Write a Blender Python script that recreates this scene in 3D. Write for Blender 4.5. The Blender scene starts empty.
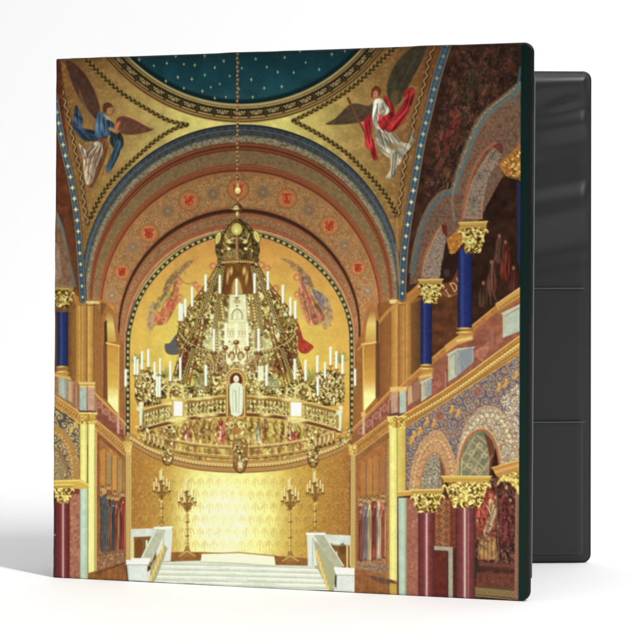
import bpy, math, random
import numpy as np
from mathutils import Vector

# ---------------------------------------------------------------- camera, world, lamps, exposure
scene = bpy.context.scene
cam_data = bpy.data.cameras.new("camera")
camera = bpy.data.objects.new("camera", cam_data)
scene.collection.objects.link(camera)
scene.camera = camera
EYE = .1725                                   # height of the lens above the table, metres
camera.location = (0, 0, EYE)
camera.rotation_euler = (math.radians(90), 0, 0)
cam_data.sensor_width = 36
cam_data.lens = 36 * 1800 / 644
cam_data.shift_y = -51 / 644
cam_data.clip_start = .01
cam_data.clip_end = 100

world = bpy.data.worlds.new("World")
scene.world = world
world.use_nodes = True
wn, wl = world.node_tree.nodes, world.node_tree.links
bg = wn["Background"]
bg.inputs[0].default_value = (1, 1, 1, 1)
coord = wn.new("ShaderNodeTexCoord"); sep = wn.new("ShaderNodeSeparateXYZ"); rng_ = wn.new("ShaderNodeMapRange")
wl.new(coord.outputs["Generated"], sep.inputs[0]); wl.new(sep.outputs["Z"], rng_.inputs["Value"])
rng_.inputs["From Min"].default_value = 0; rng_.inputs["From Max"].default_value = 1
rng_.inputs["To Min"].default_value = .07; rng_.inputs["To Max"].default_value = .90     # added gradient, bright above and dim at the horizon, so vinyl folds show
wl.new(rng_.outputs[0], bg.inputs[1])

def softbox(name, loc, aim, sx, sy, power, color=(1, 1, 1)):
    d = bpy.data.lights.new(name, 'AREA')
    d.shape = 'RECTANGLE'; d.size = sx; d.size_y = sy; d.energy = power; d.color = color
    o = bpy.data.objects.new(name, d)
    scene.collection.objects.link(o)
    o.location = loc
    o.rotation_euler = (Vector(aim) - Vector(loc)).to_track_quat('-Z', 'Y').to_euler()
    return o
softbox("key_softbox", (1.28, -.42, 2.35), (-.05, 1.0, .1), .18, 1.9, 72)
softbox("added_backdrop_fill", (0, 1.45, 1.9), (0, 2.5, .45), 3.4, .5, 5)  # added unseen lamp: brightens the backdrop and fades the floor shadow's far end

scene.view_settings.view_transform = 'Standard'
scene.view_settings.look = 'None'
scene.view_settings.exposure = 0
scene.view_settings.gamma = 1

# ---------------------------------------------------------------- helpers
def link(name, me, mat, parent=None):
    o = bpy.data.objects.new(name, me)
    scene.collection.objects.link(o)
    if mat: me.materials.append(mat)
    if parent is not None: o.parent = parent
    return o

def mesh_from(verts, faces, smooth=True):
    me = bpy.data.meshes.new("mesh")
    me.from_pydata([tuple(v) for v in verts], [], [tuple(f) for f in faces])
    me.update()
    if smooth: me.polygons.foreach_set("use_smooth", [True] * len(me.polygons))
    return me

def grid_mesh(P3, keep=None, smooth=True):
    """mesh from an (n, m, 3) array of points"""
    n, m = P3.shape[:2]
    idx = np.arange(n * m).reshape(n, m)
    q = np.stack([idx[:-1, :-1], idx[:-1, 1:], idx[1:, 1:], idx[1:, :-1]], -1)
    if keep is not None: q = q[keep]
    q = q.reshape(-1, 4)
    me = bpy.data.meshes.new("mesh")
    me.vertices.add(n * m); me.vertices.foreach_set("co", P3.reshape(-1).astype(np.float32))
    me.loops.add(q.size); me.loops.foreach_set("vertex_index", q.reshape(-1).astype(np.int32))
    me.polygons.add(len(q)); me.polygons.foreach_set("loop_start", (np.arange(len(q)) * 4).astype(np.int32))
    me.update(calc_edges=True)
    if smooth: me.polygons.foreach_set("use_smooth", np.ones(len(q), bool))
    return me

def principled(name, color, rough=.5, spec=.5, bump=None, var=None):
    """plain surface with noise in its tone and relief; bump = (scale, strength, distance); var = (scale, amount)"""
    m = bpy.data.materials.new(name); m.use_nodes = True
    nt = m.node_tree; b = nt.nodes["Principled BSDF"]
    b.inputs["Base Color"].default_value = (*color, 1); b.inputs["Roughness"].default_value = rough; b.inputs["Specular IOR Level"].default_value = spec
    tc = nt.nodes.new("ShaderNodeTexCoord")
    if var:
        n = nt.nodes.new("ShaderNodeTexNoise"); n.inputs["Scale"].default_value = var[0]; n.inputs["Detail"].default_value = 4
        nt.links.new(tc.outputs["Object"], n.inputs["Vector"])
        mx = nt.nodes.new("ShaderNodeMix"); mx.data_type = 'RGBA'
        mx.inputs[6].default_value = (*[c * (1 - var[1]) for c in color], 1); mx.inputs[7].default_value = (*[c * (1 + var[1]) for c in color], 1)
        nt.links.new(n.outputs["Fac"], mx.inputs[0]); nt.links.new(mx.outputs[2], b.inputs["Base Color"])
    if bump:
        n = nt.nodes.new("ShaderNodeTexNoise"); n.inputs["Scale"].default_value = bump[0]; n.inputs["Detail"].default_value = 3
        nt.links.new(tc.outputs["Object"], n.inputs["Vector"])
        bp = nt.nodes.new("ShaderNodeBump"); bp.inputs["Strength"].default_value = bump[1]; bp.inputs["Distance"].default_value = bump[2]
        nt.links.new(n.outputs["Fac"], bp.inputs["Height"]); nt.links.new(bp.outputs[0], b.inputs["Normal"])
    return m

# ---------------------------------------------------------------- the white table sweeping up into the backdrop
def build_backdrop():
    prof = [(-3., 0), (.2, 0), (1.5, 0)]
    R = .9
    for k in range(1, 25):
        a = k / 24 * math.pi / 2
        prof.append((1.5 + R * math.sin(a), R - R * math.cos(a)))
    prof += [(2.4, 2.), (2.4, 4.)]
    verts, faces = [], []
    for y, z in prof: verts += [(-4, y, z), (4, y, z)]
    for i in range(len(prof) - 1): faces.append((2 * i, 2 * i + 1, 2 * i + 3, 2 * i + 2))
    o = link("backdrop", mesh_from(verts, faces), principled("white_backdrop", (.85, .851, .85), .8, .1, var=(3, .003)))
    o["kind"] = "structure"
build_backdrop()
# ---------------------------------------------------------------- the printed picture
class Painter:
    """paints the cover picture into a field of colours; x, y of every cell are the picture's own units"""
    def __init__(self, X, Y, locate):
        self.X, self.Y, self.loc = X, Y, locate
        self.C = np.zeros(X.shape + (3,), np.float32)
        self.rng = random.Random(7)
        r = np.random.RandomState(11)
        self.tab = r.rand(128, 128).astype(np.float32)
        self.cell = abs(float(X[0, 1] - X[0, 0]))
    def sl(self, x0, y0, x1, y1, pad=1.5):
        a = [self.loc(x, y) for x in (x0 - pad, x1 + pad) for y in (y0 - pad, y1 + pad)]
        h, w = self.X.shape
        c0 = max(0, int(min(p[0] for p in a))); c1 = min(w, int(max(p[0] for p in a)) + 2)
        r0 = max(0, int(min(p[1] for p in a))); r1 = min(h, int(max(p[1] for p in a)) + 2)
        if c1 <= c0 or r1 <= r0: return None
        return (slice(r0, r1), slice(c0, c1))
    def noise(self, x, y, s, seed=0):
        x = x / s + seed * 17.31; y = y / s + seed * 7.77
        xi = np.floor(x).astype(int); yi = np.floor(y).astype(int)
        fx = x - xi; fy = y - yi; fx = fx * fx * (3 - 2 * fx); fy = fy * fy * (3 - 2 * fy)
        t = self.tab
        a = t[yi % 128, xi % 128]; b = t[yi % 128, (xi + 1) % 128]
        c = t[(yi + 1) % 128, xi % 128]; d = t[(yi + 1) % 128, (xi + 1) % 128]
        return (a * (1 - fx) + b * fx) * (1 - fy) + (c * (1 - fx) + d * fx) * fy
    def fbm(self, x, y, s, seed=0):
        return (self.noise(x, y, s, seed) * .5 + self.noise(x, y, s * .5, seed + 1) * .3 + self.noise(x, y, s * .25, seed + 2) * .2)
    def comp(self, S, a, col, tex=None):
        if not isinstance(col, np.ndarray): col = np.array(col, np.float32)
        if tex:
            s, amp, seed = tex
            n = self.fbm(self.X[S], self.Y[S], s, seed) - .5
            col = col * (1 + 2 * amp * n)[..., None]
        a = a[..., None]
        self.C[S] = self.C[S] * (1 - a) + col * a
    def sdpoly(self, x, y, pts):
        d = np.full(x.shape, 1e9, np.float32); ins = np.zeros(x.shape, bool)
        n = len(pts)
        for i in range(n):
            ax, ay = pts[i]; bx, by = pts[(i + 1) % n]
            dx, dy = bx - ax, by - ay; L = dx * dx + dy * dy
            if L < 1e-9: continue
            t = np.clip(((x - ax) * dx + (y - ay) * dy) / L, 0, 1)
            d = np.minimum(d, (x - ax - t * dx) ** 2 + (y - ay - t * dy) ** 2)
            if ay != by:
                c = ((ay > y) != (by > y)) & (x < (bx - ax) * (y - ay) / (by - ay) + ax)
                ins ^= c
        d = np.sqrt(d)
        return np.where(ins, -d, d)
    def poly(self, pts, col, op=1., soft=.5, tex=None, grow=0.):
        xs = [p[0] for p in pts]; ys = [p[1] for p in pts]
        S = self.sl(min(xs), min(ys), max(xs), max(ys), 1.5 + soft * 2 + grow)
        if S is None: return
        d = self.sdpoly(self.X[S], self.Y[S], pts) - grow
        a = np.clip(.5 - d / (2 * soft), 0, 1) * op
        if callable(col): col = col(self.X[S], self.Y[S])
        self.comp(S, a, col, tex)
    def line(self, pts, w, col, op=1., soft=.45, w2=None, tex=None):
        xs = [p[0] for p in pts]; ys = [p[1] for p in pts]
        m = max(w, w2 or 0)
        S = self.sl(min(xs), min(ys), max(xs), max(ys), m + 1.5)
        if S is None: return
        big = (S[0].stop - S[0].start) * (S[1].stop - S[1].start) > 4000 and len(pts) > 3
        A = np.zeros(self.X.shape, np.float32)[S] if not big else np.zeros((S[0].stop - S[0].start, S[1].stop - S[1].start), np.float32)
        n = len(pts) - 1
        for i in range(n):
            ax, ay = pts[i]; bx, by = pts[i + 1]
            T = self.sl(min(ax, bx), min(ay, by), max(ax, bx), max(ay, by), m + 1.5)
            if T is None: continue
            x = self.X[T]; y = self.Y[T]
            dx, dy = bx - ax, by - ay; L = dx * dx + dy * dy + 1e-9
            t = np.clip(((x - ax) * dx + (y - ay) * dy) / L, 0, 1)
            d = np.hypot(x - ax - t * dx, y - ay - t * dy)
            ww = w if w2 is None else w + (w2 - w) * (i + t) / n
            a = np.clip(.5 - (d - ww / 2) / (2 * soft), 0, 1)
            r0 = max(T[0].start, S[0].start); r1 = min(T[0].stop, S[0].stop); c0 = max(T[1].start, S[1].start); c1 = min(T[1].stop, S[1].stop)
            if r1 <= r0 or c1 <= c0: continue
            q = (slice(r0 - S[0].start, r1 - S[0].start), slice(c0 - S[1].start, c1 - S[1].start))
            p = (slice(r0 - T[0].start, r1 - T[0].start), slice(c0 - T[1].start, c1 - T[1].start))
            A[q] = np.maximum(A[q], a[p])
        self.comp(S, A * op, col, tex)
    def ell(self, cx, cy, rx, ry, col, op=1., rot=0., soft=.45, tex=None):
        m = max(rx, ry)
        S = self.sl(cx - m, cy - m, cx + m, cy + m, 1 + soft)
        if S is None: return
        x = self.X[S] - cx; y = self.Y[S] - cy
        if rot:
            c, s = math.cos(rot), math.sin(rot); x, y = x * c + y * s, -x * s + y * c
        q = np.sqrt((x / rx) ** 2 + (y / ry) ** 2)
        d = (q - 1) * min(rx, ry)
        self.comp(S, np.clip(.5 - d / (2 * soft), 0, 1) * op, col, tex)
    def ring(self, cx, cy, rx, ry, w, col, op=1., soft=.4):
        S = self.sl(cx - rx, cy - ry, cx + rx, cy + ry, w + 1)
        if S is None: return
        q = np.sqrt(((self.X[S] - cx) / rx) ** 2 + ((self.Y[S] - cy) / ry) ** 2)
        d = abs(q - 1) * min(rx, ry)
        self.comp(S, np.clip(.5 - (d - w / 2) / (2 * soft), 0, 1) * op, col)
    def glow(self, cx, cy, rx, ry, col, op=1., clip=None):
        S = self.sl(cx - 2.5 * rx, cy - 2.5 * ry, cx + 2.5 * rx, cy + 2.5 * ry)
        if S is None: return
        g = np.exp(-(((self.X[S] - cx) / rx) ** 2 + ((self.Y[S] - cy) / ry) ** 2)) * op
        if clip is not None:
            g = g * np.clip(.5 - self.sdpoly(self.X[S], self.Y[S], clip), 0, 1)
        self.comp(S, g, col)
    def shade(self, pts, f, soft=1.):
        """multiply the tone inside pts by f (number or function of x, y)"""
        xs = [p[0] for p in pts]; ys = [p[1] for p in pts]
        S = self.sl(min(xs), min(ys), max(xs), max(ys), soft * 2)
        a = np.clip(.5 - self.sdpoly(self.X[S], self.Y[S], pts) / (2 * soft), 0, 1)
        k = f(self.X[S], self.Y[S]) if callable(f) else f
        self.C[S] *= (1 + a * (k - 1))[..., None]
    def scroll(self, pts, col, k=1., op=.8, seed=0, thin=.22, soft=.5, warp=5.):
        """curling tendril ornament inside pts"""
        xs = [p[0] for p in pts]; ys = [p[1] for p in pts]
        S = self.sl(min(xs), min(ys), max(xs), max(ys))
        if S is None: return
        x = self.X[S]; y = self.Y[S]
        m = np.clip(.5 - self.sdpoly(x, y, pts) / (2 * soft), 0, 1)
        u = x + warp * (self.noise(x, y, 4.5, seed) - .5) * 2; v = y + warp * (self.noise(x, y, 4.5, seed + 5) - .5) * 2
        f = np.sin(u * k) * np.cos(v * k)
        a = np.clip(1.3 - abs(f) / thin, 0, 1)
        self.comp(S, a * m * op, col)
    def filigree(self, pts, seed=0, s=1.7, op=.95, soft=.6, ramp=None, bias=0., stretch=1.):
        """dense chased metalwork: dark gaps, warm gold, cream glints"""
        xs = [p[0] for p in pts]; ys = [p[1] for p in pts]
        S = self.sl(min(xs), min(ys), max(xs), max(ys))
        if S is None: return
        x = self.X[S]; y = self.Y[S] / stretch
        m = np.clip(.5 - self.sdpoly(x, self.Y[S], pts) / (2 * soft), 0, 1)
        wx = x + 2.2 * (self.noise(x, y, 3.1, seed) - .5); wy = y + 2.2 * (self.noise(x, y, 3.1, seed + 4) - .5)
        n = self.noise(wx * .8 + wy * .6, wy * .8 - wx * .6, s, seed + 1) * .6 + self.noise(wx, wy, s * .55, seed + 2) * .4
        big = self.noise(x, y, s * 3.2, seed + 6) - .5
        n = (n - .5) * 1.75 + .5 + big * .35 + bias
        ramp = ramp or ((0, (46, 32, 16)), (.25, (90, 68, 32)), (.45, (140, 116, 56)), (.62, (184, 168, 92)), (.78, (222, 220, 152)), (1, (248, 250, 214)))
        k = [r[0] for r in ramp]
        col = np.stack([np.interp(n, k, [r[1][c] for r in ramp]) for c in range(3)], -1).astype(np.float32)
        self.comp(S, m * op, col)
    def speck(self, pts, col, s=1.5, thr=.62, op=.8, seed=0, soft=.5):
        xs = [p[0] for p in pts]; ys = [p[1] for p in pts]
        S = self.sl(min(xs), min(ys), max(xs), max(ys))
        if S is None: return
        x = self.X[S]; y = self.Y[S]
        m = np.clip(.5 - self.sdpoly(x, y, pts) / (2 * soft), 0, 1)
        a = np.clip((self.noise(x * .8 + y * .6, y * .8 - x * .6, s, seed) * .75 + self.noise(x, y, s * .61, seed + 3) * .25 - thr + .06) / .22, 0, 1)
        self.comp(S, a * m * op, col)

def curve(p, n=6, closed=False):
    """smooth run of points through p"""
    out = []; N = len(p)
    rng = range(N) if closed else range(N - 1)
    for i in rng:
        g = (lambda j: p[j % N]) if closed else (lambda j: p[min(max(j, 0), N - 1)])
        a, b, c, d = g(i - 1), g(i), g(i + 1), g(i + 2)
        for k in range(n):
            t = k / n
            out.append(tuple(.5 * (2 * b[q] + (c[q] - a[q]) * t + (2 * a[q] - 5 * b[q] + 4 * c[q] - d[q]) * t * t + (3 * b[q] - a[q] - 3 * c[q] + d[q]) * t ** 3) for q in (0, 1)))
    if not closed: out.append(tuple(p[-1]))
    return out
def along(p, step, off=0.):
    """points and directions every `step` along the run p"""
    out = []; carry = off
    for (ax, ay), (bx, by) in zip(p[:-1], p[1:]):
        L = math.hypot(bx - ax, by - ay)
        if L < 1e-6: continue
        tx, ty = (bx - ax) / L, (by - ay) / L
        s = carry
        while s < L:
            out.append((ax + tx * s, ay + ty * s, tx, ty)); s += step
        carry = s - L
    return out
def rinceau(P, pts, col, step=8.5, seed=0, w=.75, op=.8, leaf=None, turns=1.35):
    """rows of curling vine scrolls with leaves, kept inside pts"""
    r = random.Random(seed)
    xs = [p[0] for p in pts]; ys = [p[1] for p in pts]
    def inside(x, y):
        c = False; m = len(pts)
        for i in range(m):
            ax, ay = pts[i]; bx, by = pts[(i + 1) % m]
            if (ay > y) != (by > y) and x < (bx - ax) * (y - ay) / (by - ay) + ax: c = not c
        return c
    j = 0; y = min(ys)
    while y < max(ys) + step:
        x = min(xs) + (j % 2) * step / 2; i = 0
        while x < max(xs) + step:
            cx, cy = x + r.uniform(-.8, .8), y + r.uniform(-.8, .8)
            sg = 1 if (i + j) % 2 else -1; a0 = r.uniform(0, 6.28); R = step * .52
            c = []
            for k in range(15):
                f = k / 14; rr = R * (1 - .82 * f); a = a0 + sg * f * turns * 6.283
                c.append((cx + rr * math.cos(a), cy + rr * math.sin(a)))
            run = []
            for q in c:
                if inside(*q): run.append(q)
                else:
                    if len(run) > 1: P.line(run, w, col, op, .4)
                    run = []
            if len(run) > 1: P.line(run, w, col, op, .4)
            if inside(cx, cy): P.ell(cx, cy, .9, .9, leaf or col, op)
            for k in (3, 7):
                if inside(*c[k]): P.ell(c[k][0] + r.uniform(-.8, .8), c[k][1] + r.uniform(-.8, .8), 1.2, .6, leaf or col, op * .9, r.uniform(0, 3))
            x += step; i += 1
        y += step * .86; j += 1

def lerp(a, b, t): return tuple(a[i] + (b[i] - a[i]) * t for i in range(len(a)))
def grad(stops, axis=1):
    """colour running along one axis"""
    def f(x, y):
        v = x if axis == 0 else y
        k = [s[0] for s in stops]
        return np.stack([np.interp(v, k, [s[1][c] for s in stops]) for c in range(3)], -1).astype(np.float32)
    return f

GOLD_HI = (242, 236, 156); GOLD = (206, 178, 80); GOLD_MID = (160, 118, 48); GOLD_DK = (84, 56, 18)

def dabs(P, pts, n, size=(.6, 1.5), cols=(GOLD_HI, GOLD, GOLD_MID, GOLD_DK), wts=(3, 3, 3, 2), op=.85, seed=1):
    r = random.Random(seed)
    xs = [p[0] for p in pts]; ys = [p[1] for p in pts]
    def inside(x, y):
        c = False; m = len(pts)
        for i in range(m):
            ax, ay = pts[i]; bx, by = pts[(i + 1) % m]
            if (ay > y) != (by > y) and x < (bx - ax) * (y - ay) / (by - ay) + ax: c = not c
        return c
    k = 0; tries = 0
    while k < n and tries < n * 20:
        tries += 1
        x = r.uniform(min(xs), max(xs)); y = r.uniform(min(ys), max(ys))
        if not inside(x, y): continue
        k += 1
        s = r.uniform(*size)
        P.ell(x, y, s, s * r.uniform(.4, 1), r.choices(cols, wts)[0], op * r.uniform(.6, 1), r.uniform(0, 3.1), .35)

def guilloche(P, pts, w, dark, light, step=2.7, op=.85):
    c = curve(pts, 8)
    P.line(c, w * 1.15, dark, op, .5)
    for i, (x, y, tx, ty) in enumerate(along(c, step)):
        nx, ny = -ty, tx; h = w * .62
        if i % 2: nx, ny = -nx, -ny
        P.poly([(x - tx * 1.2 + nx * h, y - ty * 1.2 + ny * h), (x + tx * 1.1 + nx * h, y + ty * 1.1 + ny * h), (x + tx * 1.4 + nx * h * .1, y + ty * 1.4 + ny * h * .1)], light, .85, .4)
        P.line([(x - tx * 1.6 - nx * h * .7, y - ty * 1.6 - ny * h * .7), (x + tx * .2 + nx * h * .1, y + ty * .2)], .6, light, .6, .4)

def capital(P, x0, x1, y0, y1, seed=0, lean=0., n=90, k=1.):
    """leafy gilded capital: abacus on top, bell of acanthus leaves below; lean = rise of the right end"""
    w = x1 - x0; h = y1 - y0; ab = h * .2
    t = lambda x, y: (x, y - lean * (x - x0) / w)
    q = lambda c: tuple(v * k for v in c)
    P.poly([t(x0, y0), t(x1, y0), t(x1 - w * .06, y0 + ab), t(x0 + w * .06, y0 + ab)], q((205, 165, 72)))
    P.line([t(x0, y0 + .6), t(x1, y0 + .6)], .9, q((240, 215, 130)))
    for i in range(int(w / 2.2)):
        P.ell(*t(x0 + 1.5 + i * 2.2, y0 + ab * .65), .55, .6, q((110, 75, 25)), .7)
    bell = [t(x0 + w * .04, y0 + ab), t(x1 - w * .04, y0 + ab), t(x1 - w * .12, y0 + h * .5), t(x1 - w * .24, y1), t(x0 + w * .24, y1), t(x0 + w * .12, y0 + h * .5)]
    P.poly(bell, q((120, 82, 28)))
    P.filigree(bell, seed, 1.9, .95, ramp=tuple((a, q(c)) for a, c in ((0, (44, 26, 8)), (.3, (96, 62, 20)), (.5, (160, 122, 48)), (.66, (214, 186, 88)), (.85, (246, 236, 140)), (1, (254, 250, 190)))), bias=.04)
    r = random.Random(seed)
    for row, (yy, m) in enumerate(((y0 + h * .30, 4 + (w > 40)), (y0 + h * .60, 3 + (w > 40)))):
        ww = w * (.40, .28)[row]
        for i in range(m):
            u = -1 + 2 * i / (m - 1)
            cx, cy = t((x0 + x1) / 2 + u * ww, yy + r.uniform(-.5, .5)); sz = min(1.05, w / 26.) * r.uniform(.8, 1.1)
            P.line(curve([(cx - u * 2, cy + h * .22), (cx, cy + h * .06), (cx + u * 1.6 * sz, cy - .6), (cx + u * 3.2 * sz, cy + 1.2 * sz), (cx + u * 2.2 * sz, cy + 2.6 * sz)], 4), 1.7 * sz, q((236, 216, 116)), .8, .5)
            P.ell(cx + u * 2. * sz, cy, 1.3 * sz, .7 * sz, q((254, 248, 184)), .85, u * .5)
            P.ell(cx + u * 1.2 * sz, cy + 3 * sz, 1.5 * sz, 1.2 * sz, q((66, 40, 12)), .7)
    P.ell((x0 + x1) / 2 - w * .05, y0 + h * .62, w * .13, h * .2, q((250, 238, 130)), .45, 0, 1.6)
    dabs(P, bell, n // 3, (.4, .9), (q((252, 242, 170)), q((200, 164, 76)), q((70, 44, 14))), (2, 2, 2), .75, seed + 2)

def column(P, x0, x1, y0, y1, base, hi, hx=.42, hw=.1, hiop=.9, seed=0, dark=.45):
    """round polished shaft as the photograph printed on the cover shows it"""
    b = np.array(base, np.float32)
    def f(x, y):
        u = (x - x0) / (x1 - x0)
        s = dark + (1 - dark) * np.sqrt(np.clip(1 - (2 * u - 1) ** 2 * .92, 0, 1))
        return b * s[..., None]
    P.poly([(x0, y0), (x1, y0), (x1, y1), (x0, y1)], f, tex=(3, .14, seed))
    w = (x1 - x0)
    if hiop:
        P.line([(x0 + w * hx, y0 + 1), (x0 + w * hx, y1)], w * hw * 2.3, hi, hiop * .35, 1.4)
        P.line([(x0 + w * hx, y0 + 1), (x0 + w * hx, y1)], w * hw, hi, hiop, .5)

def robe(P, pts, col, folds, dark=.6, light=1.25, seed=0, op=1., soft=.5):
    """a clothed shape with soft fold lines"""
    c = curve(pts, 4, True)
    a = np.array(c); m = a - a.mean(0); w_, v_ = np.linalg.eigh(m.T @ m); ax = v_[:, 1]
    b = np.array(col, np.float32)
    mx, my = a.mean(0); wid = max(1.5, 2 * math.sqrt(max(w_[0] / len(a), .1)))
    def f(x, y):
        al = (x - mx) * ax[0] + (y - my) * ax[1]; ac = -(x - mx) * ax[1] + (y - my) * ax[0]
        n = P.noise(ac + .7 * P.noise(x, y, 6, seed + 3) + mx, al / 4. + my, 2.5, seed) - .5
        k = n * .85 + .22 * np.clip(np.where(ax[1] > 0, ac, -ac) / wid, -1, 1)
        return np.clip(b * (1 + k)[..., None] + np.clip(k, 0, 1)[..., None] * 22, 0, 255).astype(np.float32)
    P.line(c + c[:1], .9, tuple(v * .45 for v in col), .3 * op, .6)
    P.poly(c, f, op, soft)
    for i, q in enumerate(folds):
        P.line(curve(q, 4), 1.4, tuple(v * dark * .75 for v in col), .75 * op, .6, w2=.5)
        P.line([(x + 1.2, y + .2) for x, y in curve(q, 4)], .9, tuple(min(255, v * light * 1.15 + 14) for v in col), .65 * op, .5)

def wing(P, pts, cols, feathers, seed=0, op=1.):
    c = curve(pts, 5, True)
    P.poly(c, cols[0], op, .6, tex=(4, .28, seed))
    P.line(c[:len(c) // 2], 1., cols[2], .4 * op, .5)
    for a, b in feathers:
        P.line([a, b], 1.6, cols[1], .45 * op, .7, w2=.4)
        P.line([(a[0] + .9, a[1] + .5), (b[0] + .5, b[1] + .3)], .5, cols[2], .5 * op, .4)

def candle(P, x, y0, y1, w=2.1):
    P.line([(x, y0), (x, y1)], w, (226, 240, 214), .97, .4)
    P.line([(x - w * .2, y0 + .6), (x - w * .2, y1)], w * .45, (248, 255, 240), .9, .4)
    P.line([(x + w * .42, y0 + 1), (x + w * .42, y1)], .5, (150, 150, 96), .6, .35)
    P.ell(x, y1 + .8, 2.3, .9, (92, 62, 28), .9); P.ell(x - .5, y1 + .5, 1.2, .4, (235, 215, 140), .8)
    P.line([(x, y1 + 1.2), (x, y1 + 4)], 1.1, (150, 110, 50), .9)

def star(P, x, y, r, col, op=.9):
    P.line([(x - r, y), (x + r, y)], .55, col, op * .8, .4); P.line([(x, y - r * 1.25), (x, y + r * 1.25)], .6, col, op, .4)
    P.ell(x, y, r * .45, r * .55, col, op)

def paint_picture(P):
    X, Y = P.X, P.Y
    full = (slice(None), slice(None))
    P.comp(full, np.ones(X.shape, np.float32), (66, 40, 28), (14, .3, 3))
    # ---------- gilded pendentives
    pend = [(56, 40), (470, 30), (440, 110), (404, 250), (400, 300), (84, 300), (78, 200), (56, 110)]
    def gold(x, y):
        d = abs(x - 240)
        t = np.interp(d, [0, 50, 80, 120, 170, 210], [1., 1., .74, .46, .2, .0])
        t = t * np.interp(y, [45, 75, 110, 400], [.6, .85, 1, 1])
        a = np.array((106, 62, 32), np.float32); b = np.array((206, 192, 104), np.float32)
        return a + (b - a) * t[..., None]
    P.poly(pend, gold, tex=(9, .16, 5))
    P.speck(pend, (206, 180, 110), 2.2, .66, .25, 8)
    guilloche(P, [(85, 58), (107, 80), (125, 95), (149, 110), (169, 120.5), (187, 124.5)], 3.7, (40, 28, 12), (190, 162, 84))
    guilloche(P, [(187, 124.8), (174, 129), (157, 139.5), (134.5, 159), (112, 181), (99.6, 199), (91, 217)], 3.7, (40, 28, 12), (190, 162, 84))
    guilloche(P, [(397, 46), (380, 62), (362, 79.7), (342, 95), (320, 107.5), (294, 120.8)], 3.9, (40, 28, 12), (190, 162, 84))
    guilloche(P, [(294, 121), (319, 134.3), (345, 151.7), (362, 168), (377, 184), (388, 198), (397, 216)], 3.9, (40, 28, 12), (190, 162, 84))
    for pts in ([(58, 62), (62.4, 92), (69.8, 122), (74.8, 149), (81, 175), (84.7, 207), (88, 224)], [(434, 47), (429, 62), (424, 87), (415, 115), (412, 137), (405.7, 160), (402.5, 185), (398, 216)]):
        c = curve(pts, 8)
        P.line(c, 4.5, (60, 34, 20), .45, .8)
        z = [(x + 1.4 * math.sin(i * 1.35), y) for i, (x, y, _, _) in enumerate(along(c, 2.))]
        P.line([(x + 1, y + .5) for x, y in z], .9, (44, 26, 16), .8); P.line(z, .8, (206, 186, 130), .85, .4)
    # ---------- starry dome and its ring
    arc = []
    fx, fy, fr = 239.6, -52.5, 156.5
    dist = np.hypot(X - fx, (Y - fy))
    # the ring leans: the left side hangs a little lower
    dist = dist + (X - 239.6) * -.0125
    def zone(a, b, col, op=1., soft=.5, tex=None, extra=None):
        m = np.clip(.5 + (dist - a) / (2 * soft), 0, 1) * np.clip(.5 + (b - dist) / (2 * soft), 0, 1) * (Y < 135)
        if extra is not None: m = m * extra
        P.comp(full, m * op, col, tex)
    dome = np.stack([np.interp(Y, [45, 75, 102], [a, b, c]) for a, b, c in ((22, 22, 32), (48, 62, 70), (52, 70, 76))], -1).astype(np.float32)
    zone(-400, 156.5, dome, tex=(12, .16, 9))
    zone(152, 156.4, (12, 26, 26), .8, 1.4)
    zone(156.5, 158.4, (166, 146, 96)); zone(158.8, 159.5, (50, 36, 20)); zone(159.6, 160.6, (140, 116, 70))
    zone(161, 169.5, (58, 42, 22), tex=(3, .25, 4)); zone(162, 163, (30, 30, 20), .8)
    zone(169.3, 170., (150, 122, 72)); zone(170.4, 172.2, (92, 62, 34)); zone(172.2, 173, (140, 112, 66)); zone(173.2, 174.6, (74, 46, 26)); zone(174.6, 175.3, (128, 100, 56))
    for i in range(-14, 15):
        a = math.pi / 2 - i * .103
        ca, sa = math.cos(a), math.sin(a)
        r0 = 165.3 + .0125 * (fr * ca)
        cx, cy = fx + r0 * ca, fy + r0 * sa
        P.line([(cx - sa * 8 + ca * -3, cy + ca * 8 + sa * -3), (cx - sa * 8 + ca * 3.4, cy + ca * 8 + sa * 3.4)], 3.2, (30, 38, 26), .85); P.line([(cx - sa * 8 + ca * -3, cy + ca * 8 + sa * -3), (cx - sa * 8 + ca * 3.4, cy + ca * 8 + sa * 3.4)], .6, (120, 92, 54), .8)
        for u, v, s in ((-5.2, .9, 1.1), (-4, -1., 1.), (-2.6, .9, 1.2), (-1.4, -1.2, 1.1), (0, .4, 1.), (0, -1.8, .9), (1.4, -1.2, 1.1), (2.6, .9, 1.2), (4, -1., 1.), (5.2, .9, 1.1)):
            P.ell(cx - sa * u + ca * -v, cy + ca * u + sa * -v, s * .95, s * .62, (198, 184, 132), .85, a + u * .3)
    for x, y, r in [(a, b, random.Random(a * 7 + b).uniform(.7, 1.5)) for a, b in ((139.5, 59), (154, 65.5), (167, 63), (184, 64), (176, 56), (195, 65), (205, 55.5), (215, 67.5), (224, 61), (178, 77), (166, 81), (192, 79), (205, 75), (202.5, 91), (211, 87), (220, 84), (230, 76), (242, 68), (251.5, 79.5), (239, 89), (256, 59), (267, 67), (264.5, 88), (278, 72), (282, 86.5), (285, 57.5), (294, 72.5), (306, 62.5), (319.5, 69.5), (332, 54), (226, 97), (215, 98), (253, 97), (300, 51), (184, 88), (345, 51))]:
        star(P, x, y, r, (206, 196, 132), .85)
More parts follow.
